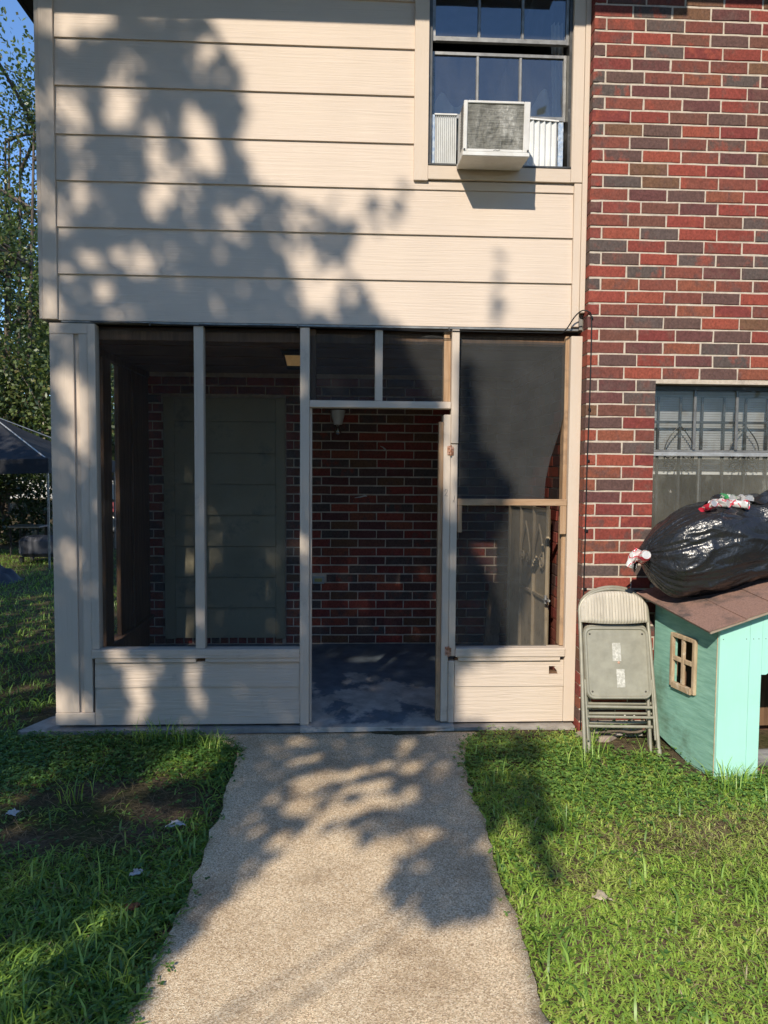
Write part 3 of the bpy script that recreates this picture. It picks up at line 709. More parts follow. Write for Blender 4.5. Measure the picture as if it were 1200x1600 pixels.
# --- iron gate standing open against the brick return
g = thing('iron_gate', 'tan panelled iron gate with scrolls standing open inside the porch', 'gate', (1.415, .43, .045), (0, 0, rad(92.5)))
gm = M('tan_gate_paint', (.52, .43, .30), .6, .35, col2=(.42, .33, .22), scale=7, dirt=(.16, .12, .08), dscale=6)
MB().box(.0, 1.05, -.020, -.012, .05, 1.37).build('sheet', gm, g)
for x in (.0, .33, .68, 1.03): MB().box(x - .012, x + .012, -.0115, .012, .0, 1.40, .002).build('bar', gm, g)
for z in (.05, .72, 1.36): MB().box(.013, 1.017, -.0115, .009, z - .012, z + .012, .002).build('rail', gm, g)
for x0 in (.17, .51):
    for sg in (-1, 1):
        sp = spiral(x0 + sg * .075, .98, .05, 0 if sg > 0 else math.pi, 1.35, -sg)
        MB().tube([(x0, .010, 1.25)] + [(x0 + sg * .125 * math.sin(t * math.pi / 2), .010, 1.25 - .27 * t) for t in (.2, .4, .6, .8, 1.)] + [(p[0], .010, p[2]) for p in sp[1:]], .008, 6).build('scroll', gm, g)
MB().tube([(-.012, .02, .72), (-.06, .02, .725), (-.13, .022, .735)], .010, 8).tube([(-.05, .02, .70), (-.05, .02, .76)], .012, 8).build('latch', 'alu_light', g)
# leaning board and rags behind the screen
lb = MB().box(-.07, .07, -.012, .012, 0, .62, .003, Matrix.Translation((1.30, 1.86, .05)) @ Matrix.Rotation(rad(-18), 4, 'X') @ Matrix.Rotation(rad(8), 4, 'Y'))
tag(lb.build('leaning_board', 'raw_wood'), 'short brown board leaning in the back corner of the porch', 'board')
rg = MB(); rg.grid(lambda u, v: (1.02 + .26 * u, .75 + .22 * v, .036 + .05 * math.sin(u * math.pi) * math.sin(v * math.pi) * (1 + .6 * math.sin(u * 17 + v * 9))), 20, 14)
tag(rg.build('rag', M('pale_rag', (.5, .47, .42), .95)), 'crumpled pale rag on the porch floor behind the screen', 'rag')

# ================================================================== things on and by the house
# --- window air conditioner
ac = thing('air_conditioner', 'white window air conditioner with a dented grey coil face', 'air conditioner', (.865, .02, 3.614))
T = Matrix.Translation((0, 0, -.026)) @ Matrix.Rotation(rad(4.5), 4, 'X')
x0, x1, yf, yb, z0, z1 = -.198, .192, -.312, -.060, .004, .300
def acb(name, mat, *a, ch=.003, parent=None): return MB().box(*a, ch, T).build(name, mat, parent or ac)
body = acb('cabinet', 'white_plastic', x0, x1, yf + .02, yb, z0 + .012, z1)
acb('base_pan', 'white_plastic', x0 - .006, x1 + .006, yf - .004, yb, z0 - .012, z0 + .011)
for a in ((x0 - .003, x0 + .020, z0 + .0115, z1 + .002), (x1 - .034, x1 + .003, z0 + .0115, z1 + .002)): acb('frame_side', 'white_plastic', a[0], a[1], yf, yf + .0195, a[2], a[3])
acb('frame_top', 'white_plastic', x0 + .0205, x1 - .0345, yf, yf + .0195, z1 - .013, z1 + .002)
acb('frame_bottom', 'white_plastic', x0 + .0205, x1 - .0345, yf, yf + .0195, z0 + .0115, z0 + .028)
coil_m, nt, b = new_mat('bent_coil_fins'); b.inputs['Roughness'].default_value = .5; b.inputs['Metallic'].default_value = .35
t = tex(nt, 'noise', 9, (1, 1, .5), detail=9, rough=.75); r = ramp(nt, [(.36, (.15, .145, .12)), (.52, (.23, .225, .195)), (.62, (.37, .36, .32)), (.68, (.58, .57, .52))]); nt.links.new(t.outputs['Fac'], r.inputs[0])
nt.links.new(r.outputs[0], b.inputs['Base Color'])
hl = tex(nt, 'noise', 1, (14, 1, 260), detail=3); hr = ramp(nt, [(.42, (.55, .55, .55)), (.55, (1.1, 1.1, 1.1))]); nt.links.new(hl.outputs['Fac'], hr.inputs[0]); nt.links.new(mix(nt, .8, r.outputs[0], hr.outputs[0], 'MULTIPLY'), b.inputs['Base Color'])
wv = tex(nt, 'noise', 1, (900, 1, 40), detail=2); bump(nt, b, wv.outputs['Fac'], .6, .003); bump(nt, b, t.outputs['Fac'], 1., .02)
cg = MB()
def coilf(u, v):
    x = x0 + .0205 + (x1 - x0 - .055) * u; z = z0 + .0285 + (z1 - z0 - .042) * v
    e = min(1, 8 * min(u, 1 - u, v, 1 - v)); d = max(0, mnoise.fractal(Vector((x * 26, z * 12, 2.)), 1., 2., 3)) * .011 * (1.3 - v)
    return T @ Vector((x, yf + .008 + e * d, z))
cg.grid(coilf, 60, 50); cg.build('coil', coil_m, ac)
for i in range(16):
    zz = z0 + .05 + i * .0155
    acb('louvre', 'alu_grey', x0 - .0022, x0 + .002, yf + .035, yf + .14, zz, zz + .006, ch=0, parent=body)
lg = MB(); lg.tube([T @ Vector((-.02, yf - .0005, z0 + .019)), T @ Vector((-.008, yf - .0005, z0 + .024)), T @ Vector((.006, yf - .0005, z0 + .019)), T @ Vector((.02, yf - .0005, z0 + .024))], .0018, 5)
lg.build('badge', 'alu_grey', ac)
for s_ in (x0 + .004, x1 - .006): MB().tube([T @ Vector((s_, yf - .001, z0 + .022)), T @ Vector((s_, yf - .006, z0 + .022))], .006, 8).build('corner_screw', 'screw', ac)
def accord(xa, xb, n, zt, zt2):
    m = MB(); w = (xb - xa) / n
    for i in range(n):
        a = xa + i * w; zz = zt + (zt2 - zt) * i / n
        m.add([(a, .008, 0), (a + w * .62, -.008, 0), (a + w, .008, 0), (a + w, .008, zz), (a + w * .62, -.008, zz), (a, .008, zz)], [(0, 1, 4, 5), (1, 2, 3, 4)])
    m.build('accordion_panel', M('pleated_vinyl', (.74, .75, .74), .5, .3), ac)
accord(-.335, -.196, 11, .312, .312); accord(.197, .452, 7, .305, .290)
MB().box(-.338, -.196, -.012, .012, .3125, .322, .001).build('top_rail', 'white_plastic', ac); MB().add([(.197, -.012, .306), (.455, -.012, .291), (.455, -.012, .300), (.197, -.012, .316), (.197, .012, .306), (.455, .012, .291), (.455, .012, .300), (.197, .012, .316)], [(0, 1, 2, 3), (3, 2, 6, 7), (4, 7, 6, 5)]).build('top_rail', 'white_plastic', ac)
for xa, xb, zt in ((-.357, -.336, .315), (.453, .486, .29)):
    m = MB(); m.grid(lambda u, v: (xa + (xb - xa) * u, -.004 + .006 * mnoise.noise(Vector((u * 3, v * 14, xa * 9))), zt * v + .001), 6, 30); m.build('tape_strip', 'blue_tape', ac, 'strip of blue tape sealing the panel edge')

# --- coaxial cable
def smooth(pts, n=8):
    P = [Vector(p) for p in pts]; out = []
    for i in range(len(P) - 1):
        a, b_, c, d = P[max(i - 1, 0)], P[i], P[i + 1], P[min(i + 2, len(P) - 1)]
        for k in range(n):
            t = k / n; out.append(.5 * ((2 * b_) + (c - a) * t + (2 * a - 5 * b_ + 4 * c - d) * t * t + (3 * b_ - a - 3 * c + d) * t ** 3))
    return out + [P[-1]]
cb = thing('coaxial_cable', 'thin black cable looping over the trim and down the brick corner', 'cable', (1.52, -.11, 0))
cb0 = Vector(cb.location)
def cpts(pts): return [Vector(p) - cb0 for p in smooth(pts)]
MB().tube(cpts([(1.36, -.028, 2.572), (1.385, -.05, 2.60), (1.425, -.075, 2.668), (1.462, -.10, 2.70), (1.500, -.112, 2.692), (1.520, -.110, 2.655), (1.5235, -.108, 2.45), (1.521, -.108, 2.08), (1.515, -.109, 1.755), (1.5135, -.109, 1.31), (1.512, -.108, .9), (1.512, -.108, .1), (1.513, -.108, -.06)]), .0042, 8).build('lead', 'black_rubber', cb)
for z in (2.657, 2.08, 1.755, 1.308, .93): MB().box(1.512 - cb0.x + (.004 if z > 1.7 else -.002), 1.531 - cb0.x, -.008 + .004, .012, z - .008, z + .008, .002).build('clip', 'black_rubber', cb)
cw = thing('telephone_wire', 'slack black wires stapled along the top of the porch', 'wire', (-.1, -.02, 2.575))
def wire(pts, r): MB().tube([Vector(p) - Vector(cw.location) for p in smooth(pts)], r, 6).build('strand', 'black_rubber', cw)
wire([(-1.62, -.020, 2.596), (-1.3, -.020, 2.592), (-1.0, -.022, 2.582), (-.62, -.020, 2.589), (-.30, -.024, 2.587), (.2, -.022, 2.580), (.66, -.026, 2.575), (1.0, -.022, 2.573), (1.36, -.026, 2.572)], .0028)
wire([(-.95, -.018, 2.590), (-.5, -.022, 2.580), (-.2, -.022, 2.584), (.3, -.024, 2.573), (.60, -.028, 2.568), (.64, -.028, 2.576)], .0024)
for x in (-1.25, -.33, .63): MB().box(x + .1 - .004, x + .1 + .004, -.010, .012, .0, .022, .001).build('staple', 'screw', cw)

# --- folding chairs
def rrect(w, h, r, n=6):
    pts = []
    for cx, cz, a0 in ((w - r, h - r, 0), (-w + r, h - r, 90), (-w + r, -h + r, 180), (w - r, -h + r, 270)):
        for k in range(n + 1):
            a = rad(a0 + 90 * k / n); pts.append((cx + r * math.cos(a), cz + r * math.sin(a)))
    return pts
pad_m = M('striped_vinyl', (.56, .51, .42), .7, .3, col2=(.44, .40, .33), scale=14, stretch=(3, 1, .4), dirt=(.26, .23, .18), dscale=7, dlo=.58, dhi=.8)
def make_chair(label, loc, rot):
    c = thing('folding_chair', label, 'chair', loc, rot, 'folded chairs against the brick wall')
    top = [(-.222 + .222 - .215 * math.cos(a) * (1 if abs(math.cos(a)) > .0 else 1), .004, .875 + .135 * math.sin(a)) for a in [math.pi * k / 16 for k in range(17)]]
    MB().tube([(-.228, -.006, .0), (-.222, -.004, .4), (-.2155, 0, .80)] + top + [(.2155, 0, .80), (.222, -.004, .4), (.228, -.006, .0)], .0115, 10).build('front_frame', 'galv', c)
    for sx in (-1, 1):
        MB().tube([(sx * .190, .030, -.012), (sx * .193, .026, .30), (sx * .200, .018, .66)], .0105, 10).build('rear_leg', 'galv', c)
        MB().tube([(sx * .2285, -.006, -.012), (sx * .228, -.006, .035)], .0145, 10).build('rubber_foot', 'galv', c)
        MB().tube([(sx * .206, -.016, .09), (sx * .208, -.016, .45)], .006, 8).build('side_brace', 'galv', c)
    def br(u, v):
        a = (u - .5) * 2; zt = .880 + .115 * math.sqrt(max(0, 1 - abs(a) ** 2.6)); zbm = .790 + .012 * a * a
        e = min(1, 10 * min(u, 1 - u, v, 1 - v))
        return (a * .214, -.020 - .018 * math.sqrt(max(0, e)) - .0035 * math.sin(u * 2 * math.pi * 23) * e + .01 * a * a, zbm + (zt - zbm) * v)
    MB().grid(br, 184, 14).build('backrest', pad_m, c)
    MB().grid(lambda u, v: (lambda p: (p[0], -.012, p[2]))(br(u, v)), 24, 6).build('backrest_shell', 'galv', c)
    w_, h_ = .205, .222; zc = .553
    out = rrect(w_, h_, .05); inn = rrect(w_ - .022, h_ - .022, .036); n = len(out); s_ = MB()
    vs = [(x, -.016, zc + z) for x, z in out] + [(x, -.028, zc + z) for x, z in rrect(w_ - .006, h_ - .006, .046)] + [(x, -.028, zc + z) for x, z in rrect(w_ - .016, h_ - .016, .04)] + [(x, -.019, zc + z) for x, z in inn]
    fs = [(k * n + i, k * n + (i + 1) % n, (k + 1) * n + (i + 1) % n, (k + 1) * n + i) for k in range(3) for i in range(n)] + [tuple(range(3 * n, 4 * n))]
    s_.add(vs, fs); s_.add([(x, .004, zc + z) for x, z in out] + [(x, -.016, zc + z) for x, z in out], [(i, (i + 1) % n, n + (i + 1) % n, n + i) for i in range(n)] + [tuple(range(n - 1, -1, -1))])
    seat = s_.build('seat', 'galv', c)
    for sx in (-.165, .165):
        for sz in (-.175, .175): MB().lathe([(.006, 0), (.005, .004), (0, .005)], n=10, mat=Matrix.Translation((sx, -.0195, zc + sz)) @ Matrix.Rotation(rad(90), 4, 'X')).build('screw', 'screw', seat)
    for z, r in ((.288, .010), (.228, .009), (.170, .010)): MB().tube([(-.205, -.008 if z > .2 else .02, z), (.205, -.008 if z > .2 else .02, z - .006)], r, 10).build('crossbar', 'galv', c)
    return c
ch1 = make_chair('worn grey folding chair with striped back leaning in front, beside the doghouse', (1.665, -.435, -.036), (rad(-14.5), 0, rad(-1.5)))
st = [o for o in ch1.children if o.name.startswith('seat')][0]
for a in ((-.028, .024, .01, .12), (-.010, .040, -.15, -.04)): MB().box(a[0], a[1], -.0206, -.0194, .553 + a[2], .553 + a[3]).build('sticker', 'sticker', st, 'torn scrap of paper sticker on the seat')
MB().lathe([(.008, 0), (.006, .002), (0, .003)], n=12, mat=Matrix.Translation((.008, -.0195, .553)) @ Matrix.Rotation(rad(90), 4, 'X')).build('rust_spot', 'rust', st)
def copy_tree(o, parent=None):
    c = o.copy(); COL.objects.link(c); c.parent = parent
    for k in o.children: copy_tree(k, c)
    return c
ch2 = copy_tree(ch1); ch2['label'] = 'grey folding chair mostly hidden behind the front folding chair'
ch2.location = (1.690, -.365, -.036); ch2.rotation_euler = (rad(-13), 0, rad(1))

# --- doghouse
dog = thing('doghouse', 'mint green wooden doghouse with a brown shingled roof', 'doghouse', (2.075, -.775, -.105), (0, 0, rad(3)))
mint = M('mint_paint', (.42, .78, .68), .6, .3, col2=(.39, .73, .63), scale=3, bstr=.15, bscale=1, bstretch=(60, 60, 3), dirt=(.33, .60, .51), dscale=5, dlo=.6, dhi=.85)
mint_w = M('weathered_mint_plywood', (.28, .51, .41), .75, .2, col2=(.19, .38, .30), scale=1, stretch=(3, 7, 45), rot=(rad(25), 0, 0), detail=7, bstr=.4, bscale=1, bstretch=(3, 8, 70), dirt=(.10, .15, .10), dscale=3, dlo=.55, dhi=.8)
rawp = M('peeling_raw_frame', (.52, .40, .26), .85, col2=(.34, .24, .15), scale=1, stretch=(40, 40, 6), bstr=.5, bscale=60, dirt=(.66, .60, .48), dscale=20)
def rz_(x, y): return .905 + .10 * (y + .06) / .70 + .32 * (min(x, 1.0 - x) + .1)      # roof underside
LB = lambda y: .0 + .15 * y / .612
# left wall with a cut-out window
s0, s1, wz_0, wz_1 = .205, .400, .505, .795
m = MB()
def lw_q(ya, yb, za, zb, za2=None, zb2=None):
    za2 = za if za2 is None else za2; zb2 = zb if zb2 is None else zb2
    m.add([(0, ya, za), (0, yb, za2), (0, yb, zb2), (0, ya, zb), (.015, ya, za), (.015, yb, za2), (.015, yb, zb2), (.015, ya, zb)], [(0, 3, 2, 1), (4, 5, 6, 7), (0, 1, 5, 4), (1, 2, 6, 5), (2, 3, 7, 6), (3, 0, 4, 7)])
zt = lambda y: rz_(0, y) - .004
lw_q(.016, s0, LB(0), zt(0), LB(s0), zt(s0)); lw_q(s1, .612, LB(s1), zt(s1), LB(.612), zt(.612)); lw_q(s0, s1, LB(s0), wz_0, LB(s1), wz_0); lw_q(s0, s1, wz_1, zt(s0), wz_1, zt(s1))
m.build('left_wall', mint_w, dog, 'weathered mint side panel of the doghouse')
dw = MB(); t_ = .02
for a in ((s0 - t_, s0 + .006, wz_0 - .02, wz_1 + .02), (s1 - .006, s1 + t_, wz_0 - .02, wz_1 + .02)): dw.box(-.020, -.0005, a[0], a[1], a[2], a[3], .003)
dw.box(-.022, -.0005, s0 + .0065, s1 - .0065, wz_1 - .004, wz_1 + .022, .003).box(-.026, -.0005, s0 + .0065, s1 - .0065, wz_0 - .026, wz_0 + .012, .003)
dwin = dw.build('window', rawp, dog, 'small bare wooden window frame with crossed bars')
MB().box(-.018, -.001, (s0 + s1) / 2 - .012, (s0 + s1) / 2 + .012, wz_0 + .0125, wz_1 - .0045, .003).build('muntin', rawp, dwin)
zc = (wz_0 + wz_1) / 2 + .012
for a in ((s0 + .0065, (s0 + s1) / 2 - .0125), ((s0 + s1) / 2 + .0125, s1 - .0065)): MB().box(-.017, -.001, a[0], a[1], zc - .014, zc + .014, .003).build('muntin', rawp, dwin)
# front planks round a clipped doorway
def plank(xa, xb, z0, name='front_plank'):
    mb = MB(); za, zb_ = rz_(xa, 0) - .004, rz_(xb, 0) - .004
    mid = [(.5, rz_(.5, 0) - .004)] if xa < .5 < xb else []
    prof = [(xa, z0), (xb, z0), (xb, zb_)] + mid + [(xa, za)]
    mb.prism(prof, -.0005, .0155, 'y'); mb.build(name, mint, dog)
plank(0., .176, -.03); plank(.1785, .250, -.03); plank(.745, .819, -.03); plank(.8215, 1.0, -.03)
mb = MB(); mb.prism([(.2515, .655), (.28, .655), (.34, .70), (.655, .70), (.715, .655), (.7435, .655), (.7435, rz_(.7435, 0) - .004), (.5, rz_(.5, 0) - .004), (.2515, rz_(.2515, 0) - .004)], -.0005, .0155, 'y'); mb.build('front_plank', mint, dog)
box('corner_strip', rawp, dog, -.004, .0155, .0158, .0198, .02, .88)
MB().box(.985, 1.0, .016, .612, 0.02, .94).build('right_wall', mint_w, dog); mb = MB(); mb.prism([(.016, .15), (.984, .15), (.984, .97), (.5, 1.13), (.016, .97)], .597, .612, 'y'); mb.build('back_wall', 'stain_wood', dog)  # dark wood on the back wall stands in for the shade inside
for i in range(4): box('floor_board', 'raw_wood_h', dog, .017, .983, .02 + i * .145, .16 + i * .145, .055, .075, .004)
# roof: two slopes of deck with shingles
def deck(sg):
    e, r_ = (-.1, .5) if sg < 0 else (1.1, .5); mb = MB(); q = []
    for (x, y) in ((e, -.062), (r_, -.062), (r_, .640), (e, .640)): q.append((x, y, .905 + .10 * (y + .06) / .70 + .32 * (abs(x - e))))
    mb.add(q + [(a, b_, c + .016) for a, b_, c in q], [(0, 3, 2, 1), (4, 5, 6, 7), (0, 1, 5, 4), (1, 2, 6, 5), (2, 3, 7, 6), (3, 0, 4, 7)][:: 1])
    return mb.build('roof', M('plywood_edge', (.36, .29, .22), .85, scale=30, stretch=(1, 1, 4)), dog)
shm = M('brown_mineral_shingle', (.30, .185, .145), .95, .1, col2=(.21, .13, .105), scale=120, bstr=.5, bscale=220, bdist=.003, dirt=(.075, .066, .062), dscale=4.5, dlo=.50, dhi=.68)
for sg in (-1, 1):
    dk = deck(sg); e = -.1 if sg < 0 else 1.1
    for i, (a, b_) in enumerate(((-.012, .21), (.20, .41), (.40, .612))):
        cuts = [-.068, .10 + .06 * i, .33 + .03 * i, .56, .646] if sg < 0 else [-.068, .30, .646]
        for c0, c1 in zip(cuts, cuts[1:]):
            q = []
            for (d, y, lift) in ((a, c0 + .0015, .0215), (b_, c0 + .0015, .0175), (b_, c1 - .0015, .0175), (a, c1 - .0015, .0215)):
                q.append((e - sg * d, y, .905 + .10 * (y + .06) / .70 + .32 * d + lift + .003 * fbm(d, y, 9., 1.) + (.0018 * i)))
            lo_ = [(p[0], p[1], p[2] - .004) for p in q]
            MB().add(lo_ + q, [(0, 3, 2, 1), (4, 5, 6, 7), (0, 1, 5, 4), (1, 2, 6, 5), (2, 3, 7, 6), (3, 0, 4, 7)]).build('shingle', shm, dk)
MB().tube([(.17, .05, .085), (.42, .07, .10), (.80, .10, .095)], [.045, .055, .05], 12).tube([(.2, .17, .14), (.8, .2, .15)], .04, 10)
_nt = mint.node_tree; _b = _nt.nodes['Principled BSDF']; _src = _b.inputs['Base Color'].links[0].from_socket
_tc = _nt.nodes.new('ShaderNodeTexCoord'); _se = _nt.nodes.new('ShaderNodeSeparateXYZ'); _nt.links.new(_tc.outputs['Object'], _se.inputs[0])
_mr = _nt.nodes.new('ShaderNodeMapRange'); _mr.inputs[1].default_value = .22; _mr.inputs[2].default_value = .0; _mr.inputs[3].default_value = -.25; _mr.inputs[4].default_value = .35; _nt.links.new(_se.outputs[2], _mr.inputs[0])
_n = tex(_nt, 'noise', 14, (1, 1, .5), detail=8); _ad = _nt.nodes.new('ShaderNodeMath'); _nt.links.new(_n.outputs['Fac'], _ad.inputs[0]); _nt.links.new(_mr.outputs[0], _ad.inputs[1])
_rr = ramp(_nt, [(.52, (0, 0, 0)), (.8, (.6, .6, .6))]); _nt.links.new(_ad.outputs[0], _rr.inputs[0]); _nt.links.new(mix(_nt, _rr.outputs[0], _src, (.20, .22, .15)), _b.inputs['Base Color'])
for o_ in [c for c in dog.children if c.name.startswith('front_plank')]:
    xs_ = [v.co.x for v in o_.data.vertices]; 
    for xn in (min(xs_) + .02, max(xs_) - .02):
        for zn in (.12, .86): MB().lathe([(.003, 0), (.002, .001), (0, .0015)], n=8, mat=Matrix.Translation((xn, -.0005, zn)) @ Matrix.Rotation(rad(90), 4, 'X')).build('nail', 'screw', o_)
def splay(o):
    for c in o.children:
        if c.type == 'MESH' and not c.data.get('splayed'):
            for v in c.data.vertices: v.co.x -= .15 * v.co.y * max(0, 1 - max(0, v.co.x)); v.co.y *= .965
            c.data['splayed'] = 1
        splay(c)
splay(dog)
lgm = M('grey_weathered_log', (.26, .25, .24), .9, col2=(.15, .145, .14), scale=1, stretch=(5, 50, 50), bstr=.6, bscale=1, bstretch=(6, 70, 70))
mb = MB(); mb.tube(smooth([(.20, .10, .13), (.42, .12, .125), (.65, .10, .14), (.92, .13, .13)]), .052, 14); lo = mb.build('log', lgm); lo.matrix_world = Matrix.Translation((2.075, -.775, -.105)) @ Matrix.Rotation(rad(3), 4, 'Z'); tag(lo, 'grey weathered log lying inside the doghouse doorway', 'log')

# --- black refuse bag on the doghouse roof, with cans
plast, nt, b = new_mat('black_polythene'); b.inputs['Roughness'].default_value = .24; b.inputs['Specular IOR Level'].default_value = .62
b.inputs['Base Color'].default_value = (.017, .018, .020, 1)
t = tex(nt, 'noise', 9, (1, 1, 1), detail=4, dist=1.5); bump(nt, b, t.outputs['Fac'], .32, .04)
t = tex(nt, 'voronoi', 13, (1, 1.6, 1.3)); bump(nt, b, t.outputs['Distance'], .16, .03)
TOP = [(0, 1.215), (.05, 1.29), (.12, 1.365), (.19, 1.425), (.30, 1.475), (.48, 1.515), (.75, 1.53), (.95, 1.46), (1.06, 1.28)]
BOT = [(0, 1.165), (.05, 1.06), (.12, .975), (.19, .94), (.30, .945), (.48, .985), (.75, 1.035), (.95, 1.08), (1.06, 1.24)]
DEP = [(0, .03), (.05, .09), (.12, .16), (.19, .205), (.30, .235), (.48, .25), (.75, .25), (.95, .19), (1.06, .03)]
def tab(t, x): return float(np.interp(x, [p[0] for p in t], [p[1] for p in t]))
def sm_tab(t, x): return (tab(t, x - .03) + 2 * tab(t, x) + tab(t, x + .03)) / 4
def bagf(u, v):
    x = 1.06 * (u ** 1.35); a = 2 * math.pi * v
    zt_, zb_, d = sm_tab(TOP, x), sm_tab(BOT, x), sm_tab(DEP, x)
    if u == 0: d, zt_, zb_ = .012, 1.20, 1.175
    c, s_ = math.cos(a), math.sin(a)
    cc = abs(c) ** .86 * (1 if c > 0 else -1); ss = abs(s_) ** .82 * (1 if s_ > 0 else -1)
    y = d * cc; z = (zt_ + zb_) / 2 + (zt_ - zb_) / 2 * ss
    near = math.exp(-x / .20) * min(1, x / .04)
    w_ = a * 11 + 3.0 * mnoise.noise(Vector((x * 2, c, s_)))
    fold = .016 * near * (abs(math.sin(w_)) ** .6 - .6) + .008 * near * math.sin(a * 27 + 5 * mnoise.noise(Vector((c * 2, s_ * 2, x * 3))))
    P_ = Vector((x * 2.0, c * 1.1, s_ * 1.1)); far = min(1, x / .22)
    def ridge(q): return max(0, .16 - abs(mnoise.noise(q))) ** 1.3
    lum = .050 * mnoise.noise(P_ * 1.7 + Vector((2, 5, 1))) * far
    cr = .12 * ridge(P_ * 1.5 + Vector((3, 0, 8))) + .07 * ridge(Vector((x * 2.2, c * 2.6, s_ * 2.6 + 5)))
    k = 1 + (fold + lum + cr * far) / .25
    return Vector((x, y * k, (zt_ + zb_) / 2 + (z - (zt_ + zb_) / 2) * k))
bag = thing('refuse_bag', 'bulging black plastic bag of cans lying on the doghouse roof', 'bag', (1.755, -.40, 0.))
MB().grid(lambda u, v: bagf(u, v), 150, 200).build('sack', plast, bag)
m = MB()
for k in range(7):
    a = rad(150 + 40 * k); m.tube(smooth([(.015, 0, 1.185), (-.02, .03 * math.cos(a), 1.17 + .02 * math.sin(a)), (-.03 - .015 * (k % 3), .06 * math.cos(a), 1.135 + .035 * math.sin(a) - .02 * (k % 2))], 5), [.014, .013, .012, .013, .012, .010, .010, .008, .007, .006, .003][:11], 6)
m.build('neck', plast, bag)
for k, (pts) in enumerate((((.20, -.17, .80), (.50, -.20, .99)),)): pass
def flap(pts, wd):
    mb = MB(); S_ = smooth(pts, 6)
    mb.grid(lambda u, v: S_[int(round(u * (len(S_) - 1)))] + Vector((.01 * math.sin(9 * u), -wd * (v - .5) * (1 - .75 * u), wd * .6 * (v - .5) * math.sin(5 * u + 1))), len(S_) - 1, 4)
    mb.build('torn_flap', plast, bag)
flap([(.50, -.13, 1.492), (.60, -.14, 1.505), (.67, -.145, 1.535), (.70, -.14, 1.575)], .10); flap([(.36, -.04, 1.49), (.44, -.03, 1.535), (.50, -.05, 1.53)], .07); flap([(.60, -.10, 1.50), (.69, -.11, 1.525), (.745, -.12, 1.528)], .05)
def can_mat(name, base, band):
    m, nt, b = new_mat(name); b.inputs['Roughness'].default_value = .32; b.inputs['Metallic'].default_value = .25; b.inputs['Specular IOR Level'].default_value = .5
    t = tex(nt, 'noise', 16, (1, 1, 1), detail=2); r = ramp(nt, [(.50, base), (.515, band), (.56, band), (.575, base)]); nt.links.new(t.outputs['Fac'], r.inputs[0])
    nt.links.new(r.outputs[0], b.inputs['Base Color']); return m
CM = [can_mat('red_can_print', (.62, .03, .06), (.70, .68, .66)), can_mat('white_can_print', (.72, .71, .69), (.60, .05, .08)), can_mat('green_can_print', (.05, .36, .12), (.70, .70, .66)), can_mat('silver_can_print', (.62, .61, .60), (.25, .25, .25))]
def make_can(label, loc, rot, mat, crush, seed, flat=1.):
    c = thing('drink_can', label, 'can', loc, rot, 'crushed drink cans in the refuse bag'); prof = [(.024, -.060), (.026, -.057), (.033, -.048), (.033, .044), (.028, .055), (.026, .060), (.0255, .060), (.0245, .056)]
    def dent(v):
        n = mnoise.noise(Vector((v[0] * 30 + seed, v[1] * 30, v[2] * 24))); k = 1 - crush * max(0, n + .35)
        e = max(0, 1 - (abs(v[2]) / .058) ** 6); k = 1 + (k - 1) * e
        return (v[0] * k * (1 + .15 * (1 - flat)), v[1] * k * flat, v[2])
    mb = MB().lathe([(r, z) for r, z in np.array([[np.interp(s, range(8), [p[0] for p in prof]), np.interp(s, range(8), [p[1] for p in prof])] for s in np.linspace(0, 7, 40)])], n=28)
    mb.v = [dent(v) for v in mb.v]; mb.build('shell', mat, c)
    mb = MB().lathe([(.0245, .056), (.0, .056)], n=20); mb.v = [(v[0] * (1 + .15 * (1 - flat)), v[1] * flat, v[2]) for v in mb.v]; mb.build('lid', 'alu_light', c)
make_can('red can poking end-on from the knotted neck of the bag', (1.738, -.50, 1.185), (rad(70), rad(12), rad(-10)), CM[0], .15, 1.)
make_can('crushed white and red can hanging left of the bag neck', (1.690, -.47, 1.175), (rad(12), rad(22), rad(20)), CM[1], .75, 5., .8)
make_can('white and red can in the middle of the torn bag opening', (2.17, -.53, 1.503), (rad(75), rad(62), rad(15)), CM[1], .7, 9., .8)
make_can('dented silver can at the right end of the torn bag opening', (2.335, -.50, 1.528), (rad(75), rad(70), rad(-12)), CM[3], .6, 14.)
make_can('green can wedged between the cans in the torn bag', (2.255, -.45, 1.532), (rad(90), rad(70), rad(5)), CM[2], .5, 20.)
make_can('white printed can lowest in the torn bag opening', (2.265, -.56, 1.500), (rad(80), rad(80), rad(35)), CM[1], .55, 31., .85)
make_can('dark red can at the left tip of the torn bag opening', (2.095, -.54, 1.482), (rad(60), rad(-20), rad(30)), CM[0], .6, 40., .8)

